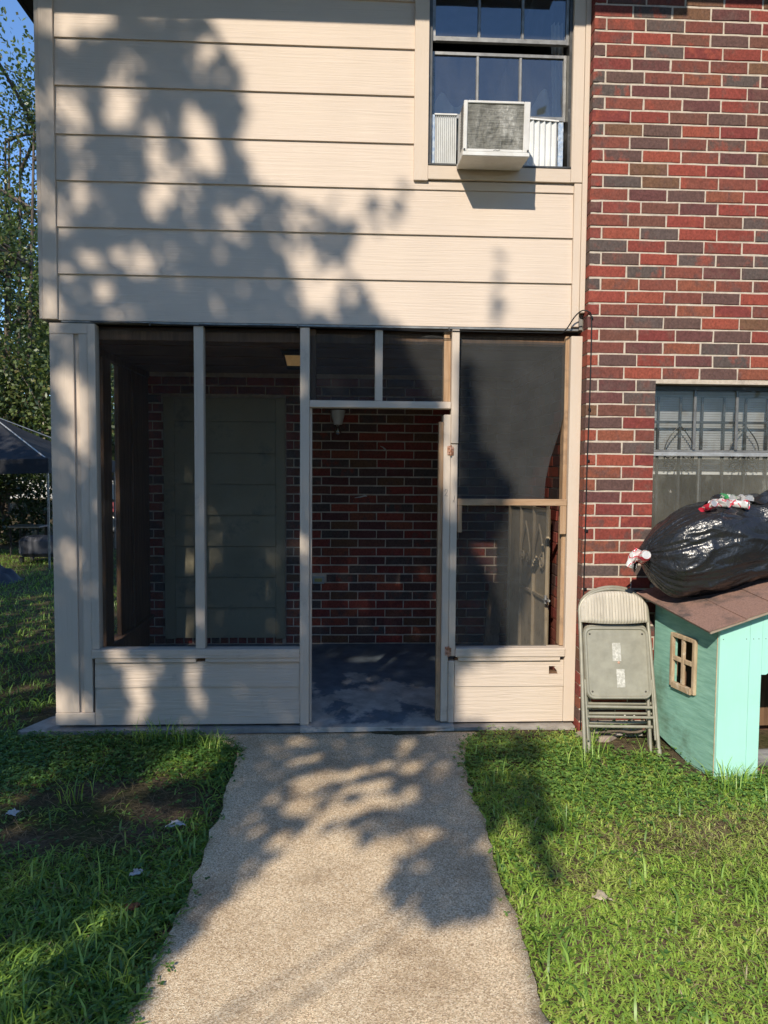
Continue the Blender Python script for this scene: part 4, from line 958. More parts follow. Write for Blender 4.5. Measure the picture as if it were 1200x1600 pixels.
# ================================================================== vegetation
def leaf_mat(name, stops, trans=.35, gloss=.06, rough=.45):
    m, nt, b = new_mat(name); nt.nodes.remove(b); out = nt.nodes['Material Output']
    at = nt.nodes.new('ShaderNodeAttribute'); at.attribute_name = 'rnd'
    r = ramp(nt, stops); nt.links.new(at.outputs['Fac'], r.inputs[0])
    df = nt.nodes.new('ShaderNodeBsdfDiffuse'); tl = nt.nodes.new('ShaderNodeBsdfTranslucent'); gl = nt.nodes.new('ShaderNodeBsdfGlossy'); gl.inputs['Roughness'].default_value = rough
    hs_ = nt.nodes.new('ShaderNodeHueSaturation'); hs_.inputs['Hue'].default_value = .485; hs_.inputs['Saturation'].default_value = 1.1; hs_.inputs['Value'].default_value = 1.25
    nt.links.new(r.outputs[0], df.inputs[0]); nt.links.new(r.outputs[0], hs_.inputs['Color']); nt.links.new(hs_.outputs[0], tl.inputs[0])
    m1 = nt.nodes.new('ShaderNodeMixShader'); m1.inputs[0].default_value = trans; nt.links.new(df.outputs[0], m1.inputs[1]); nt.links.new(tl.outputs[0], m1.inputs[2])
    m2 = nt.nodes.new('ShaderNodeMixShader'); m2.inputs[0].default_value = gloss; nt.links.new(m1.outputs[0], m2.inputs[1]); nt.links.new(gl.outputs[0], m2.inputs[2])
    nt.links.new(m2.outputs[0], out.inputs[0]); return m
GRASS = leaf_mat('grass_blade', [(0, (.065, .14, .028)), (.3, (.135, .25, .045)), (.65, (.31, .49, .075)), (.86, (.48, .60, .12)), (.93, (.50, .44, .22)), (1, (.52, .44, .27))], .35, .05)
WEED = leaf_mat('broad_weed_leaf', [(0, (.055, .14, .03)), (.5, (.105, .225, .045)), (1, (.24, .40, .08))], .3, .06)
DRY = leaf_mat('dry_thatch_blade', [(0, (.16, .115, .065)), (1, (.36, .28, .16))], .2, .03)
LEAF = leaf_mat('tree_leaf', [(0, (.045, .078, .02)), (.5, (.10, .15, .036)), (.85, (.17, .215, .055)), (1, (.24, .20, .08))], .38, .06, .42)
HEDGE = leaf_mat('hedge_leaf', [(0, (.018, .036, .010)), (.7, (.045, .080, .018)), (1, (.08, .11, .03))], .3, .07)
BARK = M('tree_bark', (.17, .135, .105), .9, col2=(.09, .07, .055), scale=1, stretch=(14, 14, 3), bstr=.8, bscale=1, bstretch=(30, 30, 5), bdist=.02)

def blades(name, P, az, lean, ln, wd, rnd, mat, curl=.9):
    n = len(P); d = np.stack([np.cos(az), np.sin(az), np.zeros(n)], 1); s = np.stack([-np.sin(az), np.cos(az), np.zeros(n)], 1)
    up = np.array([0, 0, 1.]); V = np.zeros((n, 5, 3))
    mid = P + (d * np.sin(lean)[:, None] + up * np.cos(lean)[:, None]) * (ln * .5)[:, None]
    l2 = np.minimum(lean + curl, 1.75); tip = mid + (d * np.sin(l2)[:, None] + up * np.cos(l2)[:, None]) * (ln * .5)[:, None]
    V[:, 0] = P - s * (wd * .4)[:, None]; V[:, 1] = P + s * (wd * .4)[:, None]
    V[:, 2] = mid - s * (wd * .5)[:, None]; V[:, 3] = mid + s * (wd * .5)[:, None]; V[:, 4] = tip
    tri = np.array([[0, 1, 3], [0, 3, 2], [2, 3, 4]]); F = (np.arange(n)[:, None, None] * 5 + tri[None]).reshape(-1, 3)
    return nmesh(name, V.reshape(-1, 3), F, mat, np.repeat(rnd, 5))
def quads(name, C_, nrm, tan, ln, wd, rnd, mat, parent=None):
    """leaf-shaped rhombi: centres, normals, long-axis directions"""
    n = len(C_); b_ = np.cross(nrm, tan); V = np.zeros((n, 4, 3))
    V[:, 0] = C_ - tan * (ln / 2)[:, None]; V[:, 1] = C_ + b_ * (wd / 2)[:, None] + tan * (ln * .05)[:, None]; V[:, 2] = C_ + tan * (ln / 2)[:, None]; V[:, 3] = C_ - b_ * (wd / 2)[:, None] + tan * (ln * .05)[:, None]
    F = np.arange(n * 4).reshape(n, 4); o = nmesh(name, V.reshape(-1, 3), F, mat, np.repeat(rnd, 4))
    if parent is not None: o.parent = parent
    return o
def rand_dirs(n, zb=0.):
    d = RNG.normal(size=(n, 3)); d[:, 2] += zb; return d / np.linalg.norm(d, axis=1)[:, None]
def frame(n, zb=0.):
    nn = rand_dirs(n, zb); t = np.cross(nn, rand_dirs(n)); return nn, t / np.linalg.norm(t, axis=1)[:, None]

WLy = np.array([p[0] for p in WL][::-1]); WLx = np.array([p[1] for p in WL][::-1]); WRy = np.array([p[0] for p in WR][::-1]); WRx = np.array([p[1] for p in WR][::-1])
def nz2(x, y, s, seed): return np.array([mnoise.fractal(Vector((a * s + seed, b_ * s, seed)), 1., 2., 3) for a, b_ in zip(x, y)])
def lawn_points(n, x0, x1, y0, y1, edge=.0):
    x = RNG.uniform(x0, x1, n); y = RNG.uniform(y0, y1, n)
    wob = .02 * np.sin(y * 13) + .015 * np.sin(y * 31 + x * 4)
    ok = (x < np.interp(y, WLy, WLx) + edge + wob) | (x > np.interp(y, WRy, WRx) - edge + wob) | (y > -.075)
    ok &= ~((x > -2.12) & (y > -.085) & (x < 1.52)) & ~((x > 1.48) & (y > -.11)) & ~((x > -1.95) & (y > -.02))
    # doghouse footprint and the trodden strip under the chairs
    lx = (x - 2.08) * .98 + (y + .74) * .199; ly = (y + .74) * .98 - (x - 2.08) * .199
    ok &= ~((lx > -.0) & (lx < 1.0) & (ly > -.01) & (ly < .62))
    return x[ok], y[ok]
def bare(x, y):
    """0 = full grass, 1 = bare soil"""
    b_ = np.exp(-(((x + 1.35) / .80) ** 2 + ((y + 1.04 - .10 * (x + 1.3)) / .47) ** 2) ** 2) * .97
    b_ = np.maximum(b_, np.exp(-(((x + 2.1) / .6) ** 2 + ((y + 1.25) / .3) ** 2) ** 2) * .9)
    b_ = np.maximum(b_, np.exp(-(((x - 1.80) / .33) ** 2 + ((y + .25) / .22) ** 2) ** 2) * .97)
    b_ = np.maximum(b_, np.exp(-(((x - 1.99) / .10) ** 2 + ((y + .52) / .20) ** 2) ** 2) * .9)
    b_ = np.maximum(b_, np.exp(-(((x - 1.15) / .5) ** 2 + ((y + .10) / .12) ** 2) ** 2) * .75)
    return b_
def dryp(x, y):
    d = .95 * np.exp(-((x - 1.60) / .45) ** 2 - ((y + 1.42) / .20) ** 2) + .8 * np.exp(-((x - .98) / .14) ** 2 - ((y + 1.72) / .12) ** 2) + .6 * np.exp(-((x - 2.0) / .35) ** 2 - ((y + 1.25) / .16) ** 2)
    return d + .35 * np.exp(-((x + 1.1) / .4) ** 2 - ((y + 1.35) / .12) ** 2)
def zof(x, y): return np.array([gz(a, b_) for a, b_ in zip(x, y)])
# grass near the camera
x, y = lawn_points(240000, -3.3, 3.3, -3.3, -.06, .015)
dist = np.hypot(x, y + 4.75)
pn = nz2(x, y, 2.6, 3.1)
weedy = np.clip(1.0 - np.abs(y + .55 - .15 * np.sin(3 * x)) / .75, 0, 1)                    # broad weeds near the house
keep = RNG.random(len(x)) < np.clip(1.05 - 1.0 * bare(x, y) - .45 * weedy + .35 * pn - .75 * dryp(x, y), .01, 1)
x, y, pn = x[keep], y[keep], pn[keep]; n = len(x)
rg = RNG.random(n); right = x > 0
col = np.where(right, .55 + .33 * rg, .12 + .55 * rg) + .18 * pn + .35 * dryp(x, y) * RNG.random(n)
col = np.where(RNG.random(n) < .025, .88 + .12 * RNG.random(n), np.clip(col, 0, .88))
big = RNG.random(n) ** 3
ln = (.024 + .036 * RNG.random(n) + .035 * big) * np.where(right, .95, 1.1); wd = .0032 + .0040 * RNG.random(n)
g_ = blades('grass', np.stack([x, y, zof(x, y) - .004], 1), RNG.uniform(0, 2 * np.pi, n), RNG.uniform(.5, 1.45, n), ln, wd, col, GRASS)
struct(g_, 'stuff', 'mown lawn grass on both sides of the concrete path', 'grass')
# longer tufts
tx = [(-1.20, -.16), (-1.12, -.14), (-1.28, -.2), (-1.0, -.24), (-.80, -.34), (-.86, -.28), (1.50, -.36), (1.54, -.45), (1.46, -.5), (1.75, -.55), (2.2, -.86), (2.28, -.85), (2.12, -.83), (2.36, -.84), (-1.42, -.92), (-.85, -2.05), (-.78, -2.35), (-.95, -2.2), (-1.0, -1.8), (1.2, -1.0), (1.05, -1.3), (1.7, -.9), (.85, -.8), (-1.02, -2.5), (-1.3, -2.25), (2.05, -1.0), (1.35, -.62)]
X_, Y_ = [], []
for a, b_ in tx:
    k = random.randint(9, 22); X_ += [a + random.gauss(0, .035) for _ in range(k)]; Y_ += [b_ + random.gauss(0, .03) for _ in range(k)]
x, y = np.array(X_), np.array(Y_); n = len(x)
t_ = blades('tall_grass', np.stack([x, y, zof(x, y)], 1), RNG.uniform(0, 2 * np.pi, n), RNG.uniform(.05, .6, n), RNG.uniform(.09, .22, n), RNG.uniform(.003, .006, n), RNG.uniform(.3, .85, n), GRASS, .55)
struct(t_, 'stuff', 'longer grass tufts by the walls and path edges', 'grass')
# broad-bladed grass in the near left corner and along the path
x = np.concatenate([RNG.normal(-1.05, .28, 1500), RNG.uniform(.66, .80, 160), RNG.uniform(-.78, -.66, 160), RNG.uniform(.9, 2.6, 500)]); y = np.concatenate([RNG.normal(-2.25, .38, 1500), RNG.uniform(-2.6, -.3, 160), RNG.uniform(-2.6, -.3, 160), RNG.uniform(-2.6, -.9, 500)])
ok = ((x < np.interp(y, WLy, WLx) + .01) | (x > np.interp(y, WRy, WRx) - .01)) & (y < -.25); x, y = x[ok], y[ok]; n = len(x)
t_ = blades('broad_grass', np.stack([x, y, zof(x, y)], 1), RNG.uniform(0, 2 * np.pi, n), RNG.uniform(.35, 1.2, n), RNG.uniform(.06, .14, n), RNG.uniform(.006, .011, n), np.clip(RNG.normal(.42, .18, n), .05, .86), GRASS, .7)
struct(t_, 'stuff', 'broad-bladed grass in the near corner of the lawn', 'grass')
# broad-leaved weeds, three leaflets each
x, y = lawn_points(60000, -3.3, 3.3, -3.0, -.06, .045)
pn = nz2(x, y, 2.0, 8.7); weedy = np.clip(1.15 - np.abs(y + .5 - .15 * np.sin(3 * x)) / .75, 0, 1) + np.where(x < 0, .25, .0)
keep = RNG.random(len(x)) < np.clip(weedy + .5 * pn, 0, 1) * (1 - bare(x, y)) * (1 - .8 * np.clip(dryp(x, y), 0, 1)); x, y = x[keep], y[keep]; n = len(x)
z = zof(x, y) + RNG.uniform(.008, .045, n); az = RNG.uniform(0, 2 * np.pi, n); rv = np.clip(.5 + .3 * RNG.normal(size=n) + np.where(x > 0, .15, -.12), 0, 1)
C_, N_, T_ = [], [], []
for k in range(3):
    a = az + k * 2.094; sz = RNG.uniform(.006, .012, n); tdir = np.stack([np.cos(a), np.sin(a), RNG.uniform(-.3, .5, n)], 1); tdir /= np.linalg.norm(tdir, axis=1)[:, None]
    C_.append(np.stack([x, y, z], 1) + tdir * sz[:, None] * .8); nn = np.cross(tdir, np.stack([-np.sin(a), np.cos(a), RNG.uniform(-.4, .4, n)], 1)); N_.append(nn / np.linalg.norm(nn, axis=1)[:, None]); T_.append(tdir)
C_, N_, T_ = map(np.concatenate, (C_, N_, T_)); m_ = len(C_)
w_ = quads('clover', C_, N_, T_, RNG.uniform(.012, .022, m_), RNG.uniform(.010, .017, m_), np.tile(rv, 3), WEED)
struct(w_, 'stuff', 'low clover-like weeds in the lawn near the house', 'weeds')
# dry thatch
x, y = lawn_points(46000, -3.0, 3.2, -3.2, -.06, 0); keep = RNG.random(len(x)) < .09 + .9 * np.clip(dryp(x, y), 0, 1) + .15 * bare(x, y); x, y = x[keep], y[keep]; n = len(x)
d_ = blades('dry_thatch', np.stack([x, y, zof(x, y) + RNG.uniform(.0, .02, n)], 1), RNG.uniform(0, 2 * np.pi, n), RNG.uniform(1.1, 1.6, n), RNG.uniform(.04, .13, n), RNG.uniform(.0015, .003, n), RNG.random(n), DRY, .15)
struct(d_, 'stuff', 'dry brown thatch lying among the grass', 'thatch')
# grass of the side yard
x = RNG.uniform(-12, -1.6, 60000); y = -.3 + 11 * RNG.random(60000) ** 1.3; ok = ~((x > -2.12) & (y < 2.2)) & ~(x > -1.95) & (x > -.52 * (y + 4.75) - 1.2); x, y = x[ok], y[ok]; n = len(x)
s_ = blades('side_yard_grass', np.stack([x, y, zof(x, y)], 1), RNG.uniform(0, 2 * np.pi, n), RNG.uniform(.2, 1.2, n), RNG.uniform(.05, .12, n), RNG.uniform(.005, .011, n), np.clip(RNG.normal(.4, .2, n), 0, .9), GRASS)
struct(s_, 'stuff', 'shaded side-yard grass left of the house', 'grass')

# --- the tree that shades the wall and the path (it stands behind the photographer, to the left)
SHADE=[(1,[(-2.13,4.74),(-1.31,4.78),(-1.27,4.44),(-1.1,4.5),(-0.88,4.47),(-0.81,4.34),(-0.73,4.19),(-0.66,4.04),(-0.66,3.86),(-0.7,3.75),(-0.65,3.61),(-0.59,3.48),(-0.47,3.42),(-0.41,3.3),(-0.39,3.03),(-0.31,2.83),(-0.27,2.61),(-0.27,-0.04),(-2.07,-0.02),(-2.18,2.44)]),
(0.45,[(-0.47,3.42),(-0.31,3.35),(-0.19,3.31),(-0.01,3.26),(0.05,3.12),(-0.03,2.96),(0.07,2.88),(0.17,2.72),(0.24,2.58),(-0.27,2.57),(-0.39,3.03)]),
(0.4,[(-0.17,3.27),(-0.09,3.43),(-0.06,3.43),(-0.1,3.25),(0.09,3.28),(0.15,3.44),(0.18,3.44),(0.17,3.26),(0.29,3.32),(0.32,3.48),(0.35,3.47),(0.31,3.26),(0.05,3.16),(-0.17,3.17)]),
(0.3,[(0.9,2.57),(0.92,2.86),(0.93,3.06),(0.97,3.06),(0.99,2.86),(0.98,2.57)]),
(1,[(-0.27,2.63),(0.3,2.62),(0.38,2.4),(0.59,2.08),(0.61,1.58),(0.69,1.33),(0.71,-0),(-0.27,-0.02)]),
(0.9,[(0.69,2.41),(0.77,2.41),(0.84,1.83),(0.95,1.81),(1.05,1.59),(1.02,1.42),(0.94,1.29),(0.92,1),(1.04,0.57),(0.99,0.45),(0.72,0.4)]),
(1,[(-3,0.07),(-0.71,-0.06),(-0.12,-0.95),(0.14,-1.51),(0.31,-1.89),(0.46,-2.09),(-0.13,-2.08)]),
(0.95,[(-0.98,0.03),(0.94,-0),(1.06,-0.82),(1.21,-1.15),(1.41,-1.48),(1.19,-1.55),(1.03,-1.51),(0.87,-1.38),(0.88,-1.23),(0.76,-1.16),(0.62,-1.11),(0.41,-1.15),(0.29,-1.19),(0.27,-1.34),(0.25,-1.49),(0.32,-1.67),(0.29,-1.74),(0.31,-1.89),(0.14,-1.51),(-0.14,-0.95)]),
(0.85,[(0.77,-0.09),(1.35,-0.1),(1.32,-0.47),(1.47,-0.83),(1.54,-1.03),(1.42,-1.07),(1.28,-0.88),(1.2,-1.07),(1.05,-0.82)]),
(0.6,[(1.38,-1.03),(1.49,-1.12),(1.61,-1.32),(1.58,-1.38),(1.46,-1.2)]),
(0.8,[(-4.2,-2.5),(-1.9,-2.5),(-1.9,5.2),(-4.2,5.2)])]
GAPS=[(-1.755,4.421,0.077,0.003,-0.002,-0.121,1),
(-1.563,4.42,0.131,0.005,-0.001,-0.091,1),
(-1.695,3.853,0.066,0.002,-0.002,-0.146,1),
(-1.416,3.861,0.097,0.003,-0.001,-0.092,1),
(-0.986,3.828,0.063,0.002,-0.001,-0.124,1),
(-0.901,3.664,0.084,0.024,0.048,-0.179,1),
(-1.204,3.578,0.063,0.002,-0.001,-0.101,1),
(-1.187,3.396,0.079,0.002,-0.001,-0.086,1),
(-1.528,2.789,0.061,-0.034,-0.04,-0.069,1),
(-1.424,2.645,0.099,0.002,-0,-0.036,1),
(-1.623,3.003,0.047,0.001,-0.001,-0.098,0.5),
(-1.735,2.883,0.063,0.001,-0.001,-0.055,0.5),
(-1.447,3.007,0.055,0.001,-0.001,-0.071,0.5),
(-0.808,4.072,0.053,0.016,0.025,-0.092,0.6),
(-1.071,3.074,0.055,0.001,-0,-0.047,0.5),
(-1.802,3.965,0.019,0.001,-0.002,-0.115,0.6),
(-0.257,3.044,0.035,0.01,0.032,-0.114,0.7),
(-0.152,2.974,0.039,0.011,0.023,-0.084,0.7),
(-0.256,2.781,0.04,0.001,0,-0.1,0.7),
(-0.143,2.735,0.04,0.008,0.018,-0.098,0.7),
(0.011,2.79,0.031,0.009,0.027,-0.096,0.7),
(-1.774,2.179,0.051,0.001,-0.002,-0.12,1),
(-1.678,1.992,0.051,0.011,0.035,-0.181,1),
(-1.793,1.749,0.064,0.001,-0.001,-0.056,0.6),
(-1.792,1.099,0.1,0,-0.002,-0.115,0.35),
(-1.596,2.173,0.02,0,-0.004,-0.241,0.6),
(-1.468,0.466,0.081,-0,-0.001,-0.058,1),
(-1.359,0.34,0.098,-0.001,-0.001,-0.076,1),
(-1.353,0.172,0.069,0.009,0.017,-0.134,1),
(-1.244,0.414,0.037,-0,-0.001,-0.084,0.8),
(-1.012,0.371,0.057,0.01,0.02,-0.125,1),
(-0.968,0.194,0.048,0.013,0.023,-0.09,1),
(-0.601,0.327,0.047,-0.018,-0.014,-0.04,0.5),
(-0.476,0.347,0.029,-0,-0,-0.051,0.5),
(0.055,2.104,0.185,0.002,0,-0.024,0.7),
(0.343,2.108,0.082,0.001,0,-0.025,0.8),
(0.185,2.358,0.025,0,0.001,-0.183,0.8),
(0.623,1.831,0.042,0,0.004,-0.29,0.9),
(0.68,2.242,0.033,0,0.004,-0.328,1),
(0.65,0.745,0.042,-0,0.001,-0.106,0.6),
(-0.041,-0.377,0.077,0.029,0.034,-0.048,1),
(0.13,-0.607,0.108,0.065,0.06,-0.08,1),
(0.31,-0.53,0.098,0.034,0.035,-0.056,1),
(0.457,-0.455,0.083,-0.002,0.019,-0.04,1),
(0.624,-0.459,0.061,-0.001,0.024,-0.06,1),
(0.467,-0.65,0.127,0.041,0.027,-0.046,1),
(0.709,-0.718,0.052,-0.001,0.021,-0.05,1),
(0.159,-0.814,0.062,0.034,0.036,-0.045,1),
(0.405,-0.886,0.133,0.039,0.045,-0.068,1),
(0.556,-0.813,0.15,0.034,0.033,-0.057,1),
(0.671,-0.773,0.089,-0.002,0.021,-0.048,1),
(0.037,-0.917,0.032,-0.001,0.017,-0.024,1),
(0.246,-1.054,0.058,0.028,0.032,-0.038,1),
(0.913,-1.052,0.055,-0.001,0.022,-0.057,1),
(0.792,-1.155,0.094,0.023,0.037,-0.063,1),
(0.431,-1.092,0.187,0.037,0.051,-0.074,1),
(1.034,-1.471,0.046,-0.001,0.01,-0.025,1),
(-0.045,-1.123,0.053,-0.001,0.039,-0.049,0.4),
(0.277,-1.618,0.033,-0.001,0.017,-0.021,0.6),
(-0.731,-0.349,0.13,0.054,0.116,-0.128,1),
(-0.712,-0.202,0.08,-0.002,0.047,-0.061,1),
(-0.87,-0.415,0.083,-0.002,0.07,-0.08,1),
(-0.515,-0.85,0.083,0.028,0.044,-0.045,0.6),
(-0.164,-1.483,0.07,0.031,0.055,-0.046,1),
(-0.159,-1.548,0.087,-0.002,0.039,-0.039,0.8),
(-0.443,-1.368,0.063,-0.002,0.028,-0.026,0.5),
(-0.089,-1.764,0.108,-0.003,0.071,-0.065,0.8),
(0.193,-1.738,0.053,-0.001,0.05,-0.054,0.7),
(0.018,-1.88,0.121,-0.003,0.055,-0.05,0.8),
(0.159,-1.803,0.085,-0.002,0.041,-0.042,0.5),
(-0.326,-1.629,0.069,-0.002,0.029,-0.026,0.5),
(-0.51,1.194,0.112,-0.001,0.04,-0.078,1),
(-0.313,1.192,0.101,-0.001,0.037,-0.078,1)]

A_, B_ = .393, .733
def in_poly(px, pz, pts):
    r_ = np.zeros(len(px), bool); j = len(pts) - 1
    for i in range(len(pts)):
        xi, zi = pts[i]; xj, zj = pts[j]
        if zi != zj:
            c_ = ((zi > pz) != (zj > pz)) & (px < (xj - xi) * (pz - zi) / (zj - zi) + xi); r_ ^= c_
        j = i
    return r_
N0 = 80000
sx_ = RNG.uniform(-4.2, 1.7, N0); sz_ = RNG.uniform(-2.7, 5.2, N0); den = np.zeros(N0)
for d, pts in SHADE: den = np.maximum(den, d * in_poly(sx_, sz_, pts))
for cx, cz, ax, azz, bx_, bz_, kk in GAPS:
    det = ax * bz_ - bx_ * azz; dx, dz = sx_ - cx, sz_ - cz; u = (dx * bz_ - bx_ * dz) / det; v = (ax * dz - azz * dx) / det
    den = np.where(u * u + v * v < 1, den * (1 - kk), den)
den = den * np.where((sz_ > -.15) & (sz_ < 2.55) & (sx_ > -1.6), 1., np.clip(.86 + 1.5 * nz2(sx_, sz_, 3.2, 6.1), .12, 1.)); keep = RNG.random(N0) < den; sx_, sz_ = sx_[keep], sz_[keep]; n = len(sx_)
yc = -8.1 + 1.0 * nz2(sx_, sz_, .8, 4.4) + RNG.normal(0, .45, n)
LP = np.stack([sx_ + A_ * yc, yc, sz_ - B_ * yc], 1)
shade = thing('shade_tree', 'tall leafy tree behind the viewer casting dappled shade on the wall', 'tree', (-4.9, -8.6, -.08))
LPl = LP - np.array(shade.location); nn, tt = frame(n, .6)
quads('crown', LPl, nn, tt, RNG.uniform(.09, .15, n), RNG.uniform(.05, .085, n), RNG.random(n), LEAF, shade)
tk = MB(); trunk = smooth([(0, 0, -.1), (.05, .02, 1.5), (.12, .08, 3.2), (.35, .2, 5.2), (.6, .3, 7.2), (.8, .35, 9.4)], 5)
tk.tube(trunk, list(np.linspace(.17, .035, len(trunk))), 12)
cent = LPl[RNG.choice(n, 60, replace=False)]
for c in cent:
    c = Vector(c); hz = max(1.8, c.z - 1.2 - random.random()); i = min(range(len(trunk)), key=lambda k: abs(trunk[k].z - hz)); p0 = trunk[i]
    mid = p0.lerp(c, .5) + Vector((0, 0, -.15)); S_ = smooth([p0, mid, c], 4); r0 = (.009 + .009 * (c - p0).length / 4) * (1. if c.x < 1.6 else .35)
    tk.tube(S_, list(np.linspace(r0, .005, len(S_))), 6, cap=False)
tk.build('trunk', BARK, shade)

# --- background trees
def tree(label, base, h, crown_lo, rx, nleaf, ls, seed, name='tree', stems=1, mat=LEAF, group='trees behind the side yard', holes=.45):
    t = thing(name, label, 'tree', base, group=group); rnd = random.Random(seed); tk = MB(); tips = []
    for s in range(stems):
        a = rnd.uniform(0, 6.28); sp = .35 if stems > 1 else .1
        tr = smooth([(0 + .08 * s, 0, -.1), (sp * math.cos(a), sp * math.sin(a), crown_lo * .6), (sp * 2.2 * math.cos(a), sp * 2.2 * math.sin(a), crown_lo * 1.1), (sp * 3 * math.cos(a), sp * 3 * math.sin(a), h * .8)], 6)
        r0 = .028 * h / (stems ** .5) / 2 + .03; tk.tube(tr, list(np.linspace(r0, r0 * .2, len(tr))), 9)
        for k in range(16 // stems + 5):
            p0 = tr[rnd.randint(len(tr) // 3, len(tr) - 1)]; b_ = rnd.uniform(0, 6.28); rr = rx * rnd.uniform(.5, 1.0); zz = min(h, max(crown_lo, p0.z + rnd.uniform(-.2, 1.8)))
            e = Vector((rr * math.cos(b_), rr * math.sin(b_), zz)); S_ = smooth([p0, p0.lerp(e, .5) + Vector((0, 0, .25)), e], 5); tk.tube(S_, list(np.linspace(r0 * .45, .008, len(S_))), 6, cap=False); tips.append(e); tips.append(p0.lerp(e, .6))
            for q in range(3):
                f_ = S_[rnd.randint(4, len(S_) - 1)]; g2 = f_ + Vector((rnd.gauss(0, .5), rnd.gauss(0, .5), rnd.gauss(.2, .4))); tk.tube([f_, f_.lerp(g2, .5) + Vector((0, 0, .05)), g2], [.012, .008, .004], 5, cap=False); tips.append(g2)
    tk.build('trunk', BARK, t)
    tp = np.array([[p.x, p.y, p.z] for p in tips]); k = RNG.integers(0, len(tp), nleaf)
    L_ = tp[k] + RNG.normal(size=(nleaf, 3)) * np.array([.42, .42, .36]) * (rx / 2.2) ** .5
    L_ = L_[L_[:, 2] > crown_lo * .75]; c_ = nz2(L_[:, 0], L_[:, 2] + L_[:, 1], 1.3, seed * 1.7); L_ = L_[c_ > -holes]; n = len(L_); nn, tt = frame(n, .5)
    quads('crown', L_, nn, tt, RNG.uniform(.8, 1.4, n) * ls, RNG.uniform(.5, .8, n) * ls, RNG.random(n), mat, t); return t
tree('slender many-stemmed tree with pale limbs behind the canopy tent', (-8.3, 12.8, -.1), 12.0, 2.8, 3.0, 60000, .10, 3, stems=4, holes=.2)
tree('tall tree with its crown against the blue sky left of the house', (-11.5, 19.5, -.1), 11.0, 3.2, 3.4, 26000, .15, 5, holes=.3)
tree('broad tree farthest back beyond the red car', (-11.5, 30.0, -.1), 12.0, 2.6, 5.5, 22000, .24, 11, holes=.7)
tree('round tree behind the red car', (-6.5, 24.0, -.1), 8.0, 2.0, 4.0, 18000, .2, 14, holes=.7)
tree('bushy tree at the far left edge behind the hedge', (-16.0, 22.0, -.1), 9.0, 1.5, 4.5, 18000, .22, 17, holes=.7)
tree('unseen leafy tree added outside the left edge to shade the side yard', (-6.6, -1.6, -.1), 9.0, 2.6, 2.7, 26000, .16, 21, group='trees shading the yard', holes=.5)  # out-of-view tree put here to darken the side yard
# unseen belt of trees added behind the camera to close off the low sky
for k, (x_, y_, h_) in enumerate(((-19, -14, 11.), (-12.5, -20, 10.5), (-6.5, -20, 9.5), (1.5, -18, 11.5), (7.5, -16, 13.), (13.5, -13, 13.), (17, -7, 12.), (-20, -6, 11.), (20, 0, 11), (-23, 3, 11))):
    tree('unseen added tree ' + ['far to the left behind the viewer', 'left behind the shade tree', 'in line with the shade tree, farther back', 'straight behind the viewer', 'behind the viewer a little to the right', 'right behind the viewer by the corner', 'to the right of the viewer', 'to the left of the viewer', 'far right beside the brick wing', 'far left beside the side yard'][k], (x_, y_, -.1), h_, 1.0, 4.2, 7000, .42, 30 + k, name='sky_block_tree', group='unseen trees added to block the low sky', holes=.9)
# --- hedge
hd = thing('hedge', 'dark overgrown hedge behind the canopy tent', 'hedge', (-9.6, 12.2, -.1)); n = 21000
L_ = np.stack([RNG.uniform(-3.4, 3.3, n), RNG.normal(0, .38, n), 2.25 * RNG.random(n) ** .75], 1); L_[:, 2] *= 1 + .18 * np.sin(L_[:, 0] * 2.1) ; c_ = nz2(L_[:, 0] * 1.2, L_[:, 2], 1.5, 2.2); L_ = L_[c_ > -.22 - .15 * (L_[:, 2] > 1.2)]; n = len(L_); nn, tt = frame(n, .3)
quads('foliage', L_, nn, tt, RNG.uniform(.07, .13, n), RNG.uniform(.045, .08, n), RNG.random(n), HEDGE, hd)
mb = MB()
for k in range(14):
    x_ = -3.2 + 6.4 * k / 13 + random.uniform(-.1, .1); mb.tube([(x_, 0, -.1), (x_ + random.gauss(0, .1), random.gauss(0, .1), .7), (x_ + random.gauss(0, .3), random.gauss(0, .15), 1.9)], [.035, .025, .01], 7)
mb.build('stem', BARK, hd)

# ================================================================== side-yard things
tent = thing('canopy_tent', 'dark grey pop-up canopy tent in the side yard', 'tent', (-6.75, 9.5, -.1))
cloth = M('charcoal_canopy_cloth', (.030, .032, .038), .7, .3, col2=(.02, .021, .025), scale=3, bstr=.3, bscale=8, bdist=.03); hf = 1.75
for k in range(4):
    mt = Matrix.Rotation(k * math.pi / 2, 4, 'Z')
    def roofq(u, v, mt=mt):
        w_ = hf * (1 - v); x_ = (2 * u - 1) * w_; zz = 1.93 + .85 * v - .10 * math.sin(math.pi * v) - .04 * math.sin(math.pi * u) * (1 - v)
        return mt @ Vector((x_, -w_, zz))
    MB().grid(roofq, 12, 12).build('roof_panel', cloth, tent)
    MB().grid(lambda u, v, mt=mt: mt @ Vector(((2 * u - 1) * hf, -hf - .004 - .01 * math.sin(u * 40) * v, 1.93 - .24 * v - .04 * math.sin(math.pi * u))), 30, 4).build('valance', cloth, tent)
    MB().box(hf - .03, hf + .0, -hf + .0, -hf + .03, 0, 1.9, .003, mt).build('leg', 'alu_grey', tent)
    MB().tube([mt @ Vector((hf - .02, -hf + .02, 1.915)), mt @ Vector((.02, -.02, 2.75))], .012, 8).build('rafter', 'alu_light', tent)
bench = thing('covered_bench', 'dark padded bench under a grey cover below the tent', 'bench', (-5.62, 8.9, -.09))
cov = M('grey_bench_cover', (.085, .088, .10), .8, col2=(.03, .033, .042), scale=3, stretch=(3, 1, .5), lo=.45, hi=.55)
MB().box(-.30, .9, -.28, .28, .16, .52, .07).build('cushion', cov, bench)
